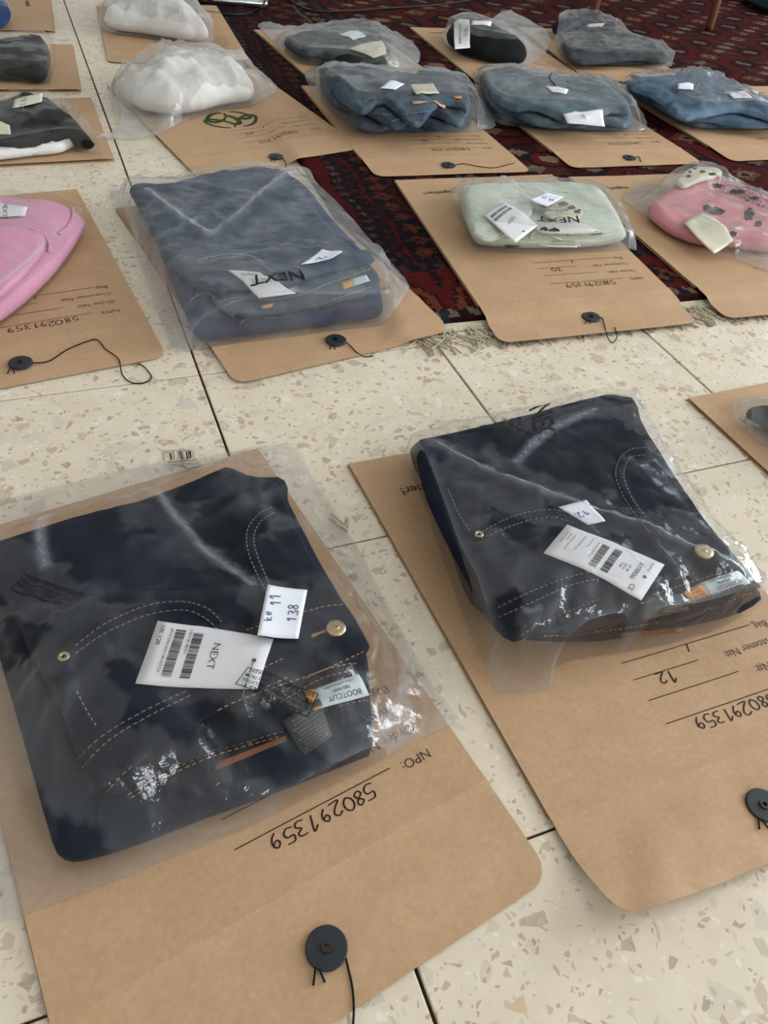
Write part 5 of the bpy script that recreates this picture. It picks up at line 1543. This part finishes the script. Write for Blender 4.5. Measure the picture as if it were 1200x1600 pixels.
A1 = pad('body', [(-110, 0), (-50, -18), (-10, -14), (10, 0), (17, 18), (10, 36), (-10, 44), (-60, 44), (-110, 40)], 0.006, 0.03, M['royal'], g, seed=98, spacing=0.012, wr=0.005, folds=8, fold_h=0.007, r=0.015, puff=0.015)
poly_bag('E19', [(-125, 0), (-50, -26), (-8, -20), (16, -2), (22, 20), (14, 40), (-10, 48), (-60, 48), (-125, 46)], [A1], 'crinkled clear bag over the blue blouse in the top left corner', M['soft_film'], spacing=0.011, cr=0.004, folds=12, fold_h=0.006, seed=34, it=16)

# ---- back rows on the rug
g = garment('trousers', (540, 80), 'charcoal trousers with a black waistband and cream tag, back of the rug', 'trousers', TOPS)
A1, A1b = stack([(438, 64), (480, 52), (540, 42), (575, 40), (592, 52), (608, 78), (612, 97), (585, 101), (540, 102), (500, 100), (468, 90)], 0.012, [0.012, 0.010], M['charcoal'], g, seed=101, spacing=0.009, wr=0.003, folds=8, fold_h=0.006)
A2 = pad('black_waistband', [(498, 86), (540, 88), (590, 92), (606, 94), (604, 100), (560, 100), (500, 94)], 0.04, 0.006, M['black_cloth'], g, under=[A1, A1b], seed=102, spacing=0.009, label='black waistband')
cd = card('paper_tag', [(596, 66), (604, 88), (584, 94), (545, 78)], [A1, A1b, A2], M['cream_card'], g, off=0.003, label='cream paper tag')
sl2 = card('tab_and_glint', [(558, 50), (572, 60), (552, 66), (530, 56)], [A1, A1b], M['slip'], g, off=0.003)  # added white card, paints a highlight on the bag
poly_bag('E16', [(400, 36), (415, 24), (450, 34), (500, 38), (560, 28), (585, 30), (598, 48), (640, 52), (658, 75), (655, 98), (640, 112), (600, 116), (560, 112), (520, 106), (475, 104), (445, 84), (420, 60)],
         [A1, A1b, A2, cd[2], sl2[2]], 'hazy poly bag over the charcoal trousers at the back of the rug', M['grey_film'], spacing=0.009, cr=0.003, folds=18, fold_h=0.007, seed=35, it=24, zlift=0.01)
g = garment('leggings', (760, 65), 'black leggings rolled into a bundle with white tags, back of the rug', 'leggings', TOPS)
A1 = pad('roll', [(698, 45), (712, 34), (738, 30), (768, 42), (795, 55), (820, 72), (824, 88), (812, 98), (780, 96), (745, 88), (715, 78), (700, 62)], 0.012, 0.034, M['black_cloth'], g, seed=103, spacing=0.010, wr=0.003, folds=6, fold_h=0.005, r=0.017, puff=0.02, pw=0.03)
cd = card('swing_tag', [(730, 48), (734, 78), (710, 80), (708, 44)], [A1], M['card'], g, off=0.003, label='white swing tag')
letter(cd, 'tag_print', [('NEXT', 0.5, 0.4, 0.007, 'CENTER')], M['grey_print'], 0.008); barcode(cd, 0.2, 0.8, 0.55, 0.7, M['grey_print'], 31, 18)
poly_bag('E17', [(690, 46), (706, 28), (738, 22), (765, 24), (790, 6), (825, 20), (856, 42), (862, 62), (854, 82), (842, 94), (820, 104), (780, 102), (740, 94), (708, 82), (694, 64)],
         [A1, cd[2]], 'clear bag with a loose empty end, over the rolled black leggings', M['soft_film'], spacing=0.009, cr=0.0035, folds=18, fold_h=0.007, seed=36, it=20, zlift=0.012)
sl = card('paper_slip', [(768, 36), (766, 44), (736, 41), (738, 33)], [BAGS['E17'][1]], M['slip'], None, n=6, thing_label='white paper slip on the bag of rolled black leggings', cat='paper slip', group=SLIPS)
g = garment('trousers', (960, 75), 'dark grey trousers folded flat, last bag on the right of the rug', 'trousers', TOPS)
A1, A1b = stack([(872, 72), (895, 56), (930, 54), (985, 58), (1020, 70), (1042, 86), (1044, 101), (1000, 103), (940, 103), (900, 101), (884, 90)], 0.012, [0.012, 0.009], M['charcoal'], g, seed=105, spacing=0.009, wr=0.003, folds=8, fold_h=0.006)
A2 = pad('navy_top', [(860, 40), (885, 24), (920, 22), (950, 34), (965, 46), (950, 54), (905, 56), (875, 54)], 0.02, 0.03, M['navy_cloth'], g, seed=106, spacing=0.011, wr=0.003, folds=4, r=0.014, label='navy upper piece')
cd = card('paper_tag', [(945, 38), (940, 45), (915, 46), (918, 40)], [A1, A1b, A2], M['cream_card'], g, off=0.003, n=5)
poly_bag('E18', [(866, 54), (876, 30), (892, 20), (925, 18), (956, 32), (985, 50), (1022, 64), (1046, 80), (1052, 100), (1040, 106), (990, 105), (900, 104), (882, 94), (870, 76)],
         [A1, A1b, A2, cd[2]], 'shiny bag over the dark grey trousers at the back right of the rug', M['grey_film'], spacing=0.009, cr=0.003, folds=14, fold_h=0.006, seed=37, it=20, zlift=0.012)
g = garment('trousers', (1200, 655), 'black garment of which only the tip shows, right edge on the bare tiles', 'trousers', TOPS)
A1 = pad('folded_legs', [(1162, 640), (1200, 632), (1300, 640), (1340, 720), (1280, 740), (1225, 690), (1185, 662)], 0.006, 0.02, M['black_cloth'], g, seed=107, spacing=0.009, wr=0.002, folds=4)
poly_bag('E3', [(1147, 622), (1170, 612), (1200, 606), (1310, 610), (1370, 730), (1290, 770), (1215, 705), (1180, 688), (1152, 655)], [A1], 'hazy bag cut by the right edge, on the envelope on bare tiles', M['soft_film'], spacing=0.007, cr=0.002, folds=12, fold_h=0.005, seed=38, it=22)

# ---- furniture and devices at the far end of the rug
M['wood'] = plain('brown_wood', rgb(96, 54, 32), 0.45, 0.4, var=0.2, sc=30)
M['alu'] = plain('brushed_aluminium', rgb(190, 190, 190), 0.35, 0.5, 0.9)
M['keys'] = plain('dark_keys', rgb(52, 52, 56), 0.5, 0.3)
M['pad_grey'] = plain('grey_trackpad', rgb(150, 148, 146), 0.4, 0.4)
M['port'] = plain('black_port', rgb(14, 14, 14), 0.5, 0.3)
M['cable'] = plain('black_cable', rgb(18, 17, 17), 0.5, 0.4)
M['teal'] = cloth('dark_teal_cloth', rgb(22, 40, 48)[:3], rgb(32, 54, 62)[:3])
def bevel_box(cx, cy, cz, sx, sy, sz, rot=0.0, bev=0.002, taper=1.0, lean=(0, 0)):
    bm = bmesh.new()
    bmesh.ops.create_cube(bm, size=1.0)
    bmesh.ops.scale(bm, vec=(sx, sy, sz), verts=bm.verts)
    bmesh.ops.bevel(bm, geom=bm.edges[:], offset=bev, segments=2, affect='EDGES')
    vs = []
    c, s = math.cos(rot), math.sin(rot)
    for v in bm.verts:
        k = (v.co.z / sz + 0.5)
        t = taper + (1 - taper) * k
        x, y = v.co.x * t + lean[0] * (k - 1), v.co.y * t + lean[1] * (k - 1)
        vs.append(Vector((cx + c * x - s * y, cy + s * x + c * y, cz + v.co.z)))
    fs = [tuple(v.index for v in f.verts) for f in bm.faces]
    bm.free()
    return vs, fs
def turned_leg(foot, top, r0, r1, seg=14):
    vs, fs = [], []
    prof = [(0, r0 * .85), (.02, r0), (.3, r0 * 1.15), (.7, r1 * .95), (1, r1)]
    for t, r in prof:
        c = foot.lerp(top, t)
        for k in range(seg):
            a = 6.28318 * k / seg
            vs.append(c + Vector((math.cos(a) * r, math.sin(a) * r, 0)))
    for i in range(len(prof) - 1):
        for k in range(seg):
            a, b = i * seg + k, i * seg + (k + 1) % seg
            fs.append((a, b, b + seg, a + seg))
    fs.append(tuple(range(seg))[::-1]); fs.append(tuple(range(len(vs) - seg, len(vs))))
    return vs, fs
f1, f2 = at(926, 25, RUG_Z), at(1107, 47, RUG_Z)
dx = (f2 - f1); dx.z = 0; wid = dx.length; dx.normalize(); dy = Vector((-dx.y, dx.x, 0))
mid = (f1 + f2) / 2 + dy * 0.21
ch = thing('wooden_chair', (mid.x, mid.y, RUG_Z), 'brown wooden chair of which two turned legs show at the top edge', 'chair')
SEAT = 0.44
for k, (a, b) in enumerate(((-.5, 0), (.5, 0), (-.45, .42), (.45, .42))):
    foot = (f1 + f2) / 2 + dx * (a * wid) + dy * b
    top = (f1 + f2) / 2 + dx * (a * wid * .9) + dy * (b * .96 + 0.02); top.z = SEAT - 0.01
    foot.z = RUG_Z + 0.0005
    vs, fs = turned_leg(foot, top, 0.011, 0.016)
    part('leg', vs, fs, M['wood'], ch)
rot = math.atan2(dx.y, dx.x)
vs, fs = bevel_box(mid.x, mid.y, SEAT + 0.008, wid + 0.10, 0.46, 0.035, rot, 0.012)
part('seat', vs, fs, M['wood'], ch)
for sgn in (-1, 1):
    p0 = mid + dx * (sgn * wid * .46) + dy * 0.205
    vs, fs = bevel_box(p0.x, p0.y, SEAT + 0.23, 0.03, 0.028, 0.44, rot, 0.006)
    part('back_post', vs, fs, M['wood'], ch)
for zz in (0.62, 0.74, 0.86):
    p0 = mid + dy * 0.205
    vs, fs = bevel_box(p0.x, p0.y, zz, wid * .9, 0.016, 0.05, rot, 0.006)
    part('back_rail', vs, fs, M['wood'], ch)
# laptop: its port side faces the camera, front edge to the right
c0, c1 = at(418, 12, RUG_Z + 0.002), at(300, 3, RUG_Z + 0.002)
ux = (c1 - c0); ux.z = 0; ux.normalize(); uy = Vector((ux.y, -ux.x, 0))
if uy.y < 0: uy = -uy
LD, LW, LT = 0.215, 0.305, 0.013
cen = c0 + ux * (LD / 2) + uy * (LW / 2)
lp = thing('laptop', (cen.x, cen.y, RUG_Z), 'silver laptop lying on the rug, its corner showing at the top edge', 'laptop')
rot = math.atan2(ux.y, ux.x)
vs, fs = bevel_box(cen.x, cen.y, RUG_Z + 0.0015 + LT / 2, LD, LW, LT, rot, 0.003)
bs = part('base', vs, fs, M['alu'], lp)
def on_lap(a, b, sx, sy, sz, mat, name, z=RUG_Z + 0.0015 + LT, par=None):
    p0 = c0 + ux * a + uy * b
    vs, fs = bevel_box(p0.x, p0.y, z + sz / 2, sx, sy, sz, rot, min(0.0004, sz * .3))
    return part(name, vs, fs, mat, par or lp)
on_lap(0.045, LW / 2, 0.065, 0.105, 0.0006, M['pad_grey'], 'trackpad')
kb = on_lap(0.137, LW / 2, 0.098, 0.275, 0.0004, M['keys'], 'keyboard')
for r_ in range(5):
    for k in range(14):
        on_lap(0.096 + r_ * 0.0195, 0.024 + k * 0.0198, 0.0165, 0.0168, 0.0012, M['keys'], 'key', par=kb)
for k, ln in ((0.150, 0.013), (0.170, 0.009), (0.128, 0.012)):
    p0 = c0 + ux * k - uy * 0.0003
    vs, fs = bevel_box(p0.x, p0.y, RUG_Z + 0.0015 + LT * .5, ln, 0.0012, 0.004, rot, 0.0003)
    part('port', vs, fs, M['port'], lp)
hin = c0 + ux * (LD - 0.004) + uy * (LW / 2)
vs, fs = bevel_box(0, 0, 0, 0.006, LW, 0.205, 0, 0.002)
tl = Matrix.Rotation(math.radians(18), 4, 'Y')
vs = [Matrix.Translation((hin.x, hin.y, RUG_Z + LT + 0.002)) @ Matrix.Rotation(rot, 4, 'Z') @ tl @ Matrix.Translation((0.004, 0, 0.105)) @ v for v in vs]
part('screen_lid', vs, fs, M['alu'], lp)
def cable(px, label, r=0.0022, z=RUG_Z):
    pts = [at(q[0], q[1], (q[2] if len(q) > 2 else z) + r) for q in px]
    vs, fs = tube(spline(pts, 8), r, 8)
    c = pts[len(pts) // 2]
    o = new_obj('power_cable', [v - c for v in vs], fs, M['cable']); o.location = c
    tag(o, label, 'cable')
cable([(300, 15), (335, 20), (370, 23), (396, 19), (408, 11, 0.024), (414, 2, 0.024), (420, -12, 0.024)], 'black cable running along the laptop edge on the rug')
cable([(446, -6), (462, 6), (480, 15), (505, 18), (545, 17), (600, 13), (650, 10), (700, 6), (760, -4)], 'black cable curving over the open rug behind the charcoal trousers')
# dark cloth at the far right end of the rug
q = [at(1146, -6, RUG_Z + .01), at(1204, 20, RUG_Z + .01), at(1260, 30, RUG_Z + .01), at(1300, -60, RUG_Z + .01), at(1180, -60, RUG_Z + .01)]
cu = thing('floor_cushion', (q[2].x, q[2].y, RUG_Z), 'dark teal cushion of which a corner shows in the top right', 'cushion')
loop = [Vector((p.x, p.y)) for p in q]
V, T, D, B, bi = fill(smooth_loop(q, 2), 0.02, rings=(0.004, 0.012, 0.025), seed=4)
pf = np.sqrt(np.maximum(0, 1 - (1 - np.clip(D / 0.04, 0, 1)) ** 2))
vs, fs = two_sided(V, T, RUG_Z + 0.016 + 0.03 * pf, RUG_Z + 0.016 - 0.0145 * pf, bi)
part('cover', vs, fs, M['teal'], cu)
vs, fs = tube([Vector((p.x, p.y, RUG_Z + 0.016)) for p in resample(smooth_loop(q, 2), 0.02)] , 0.003, 6)
part('piping', vs, fs, M['teal'], cu)

# the loose string end of the envelope under the black leggings, lying over the bag in front of it
pp = [hit(a, b, [BAGS['E11'][1]], 0.05) + Vector((0, 0, 0.001)) for a, b in ((862, 114), (858, 121), (861, 127), (867, 134))]
vs, fs = tube(spline(pp, 5), 0.0009, 6)
part('string_end', vs, fs, M['thread'], ENV['E17']['root'])
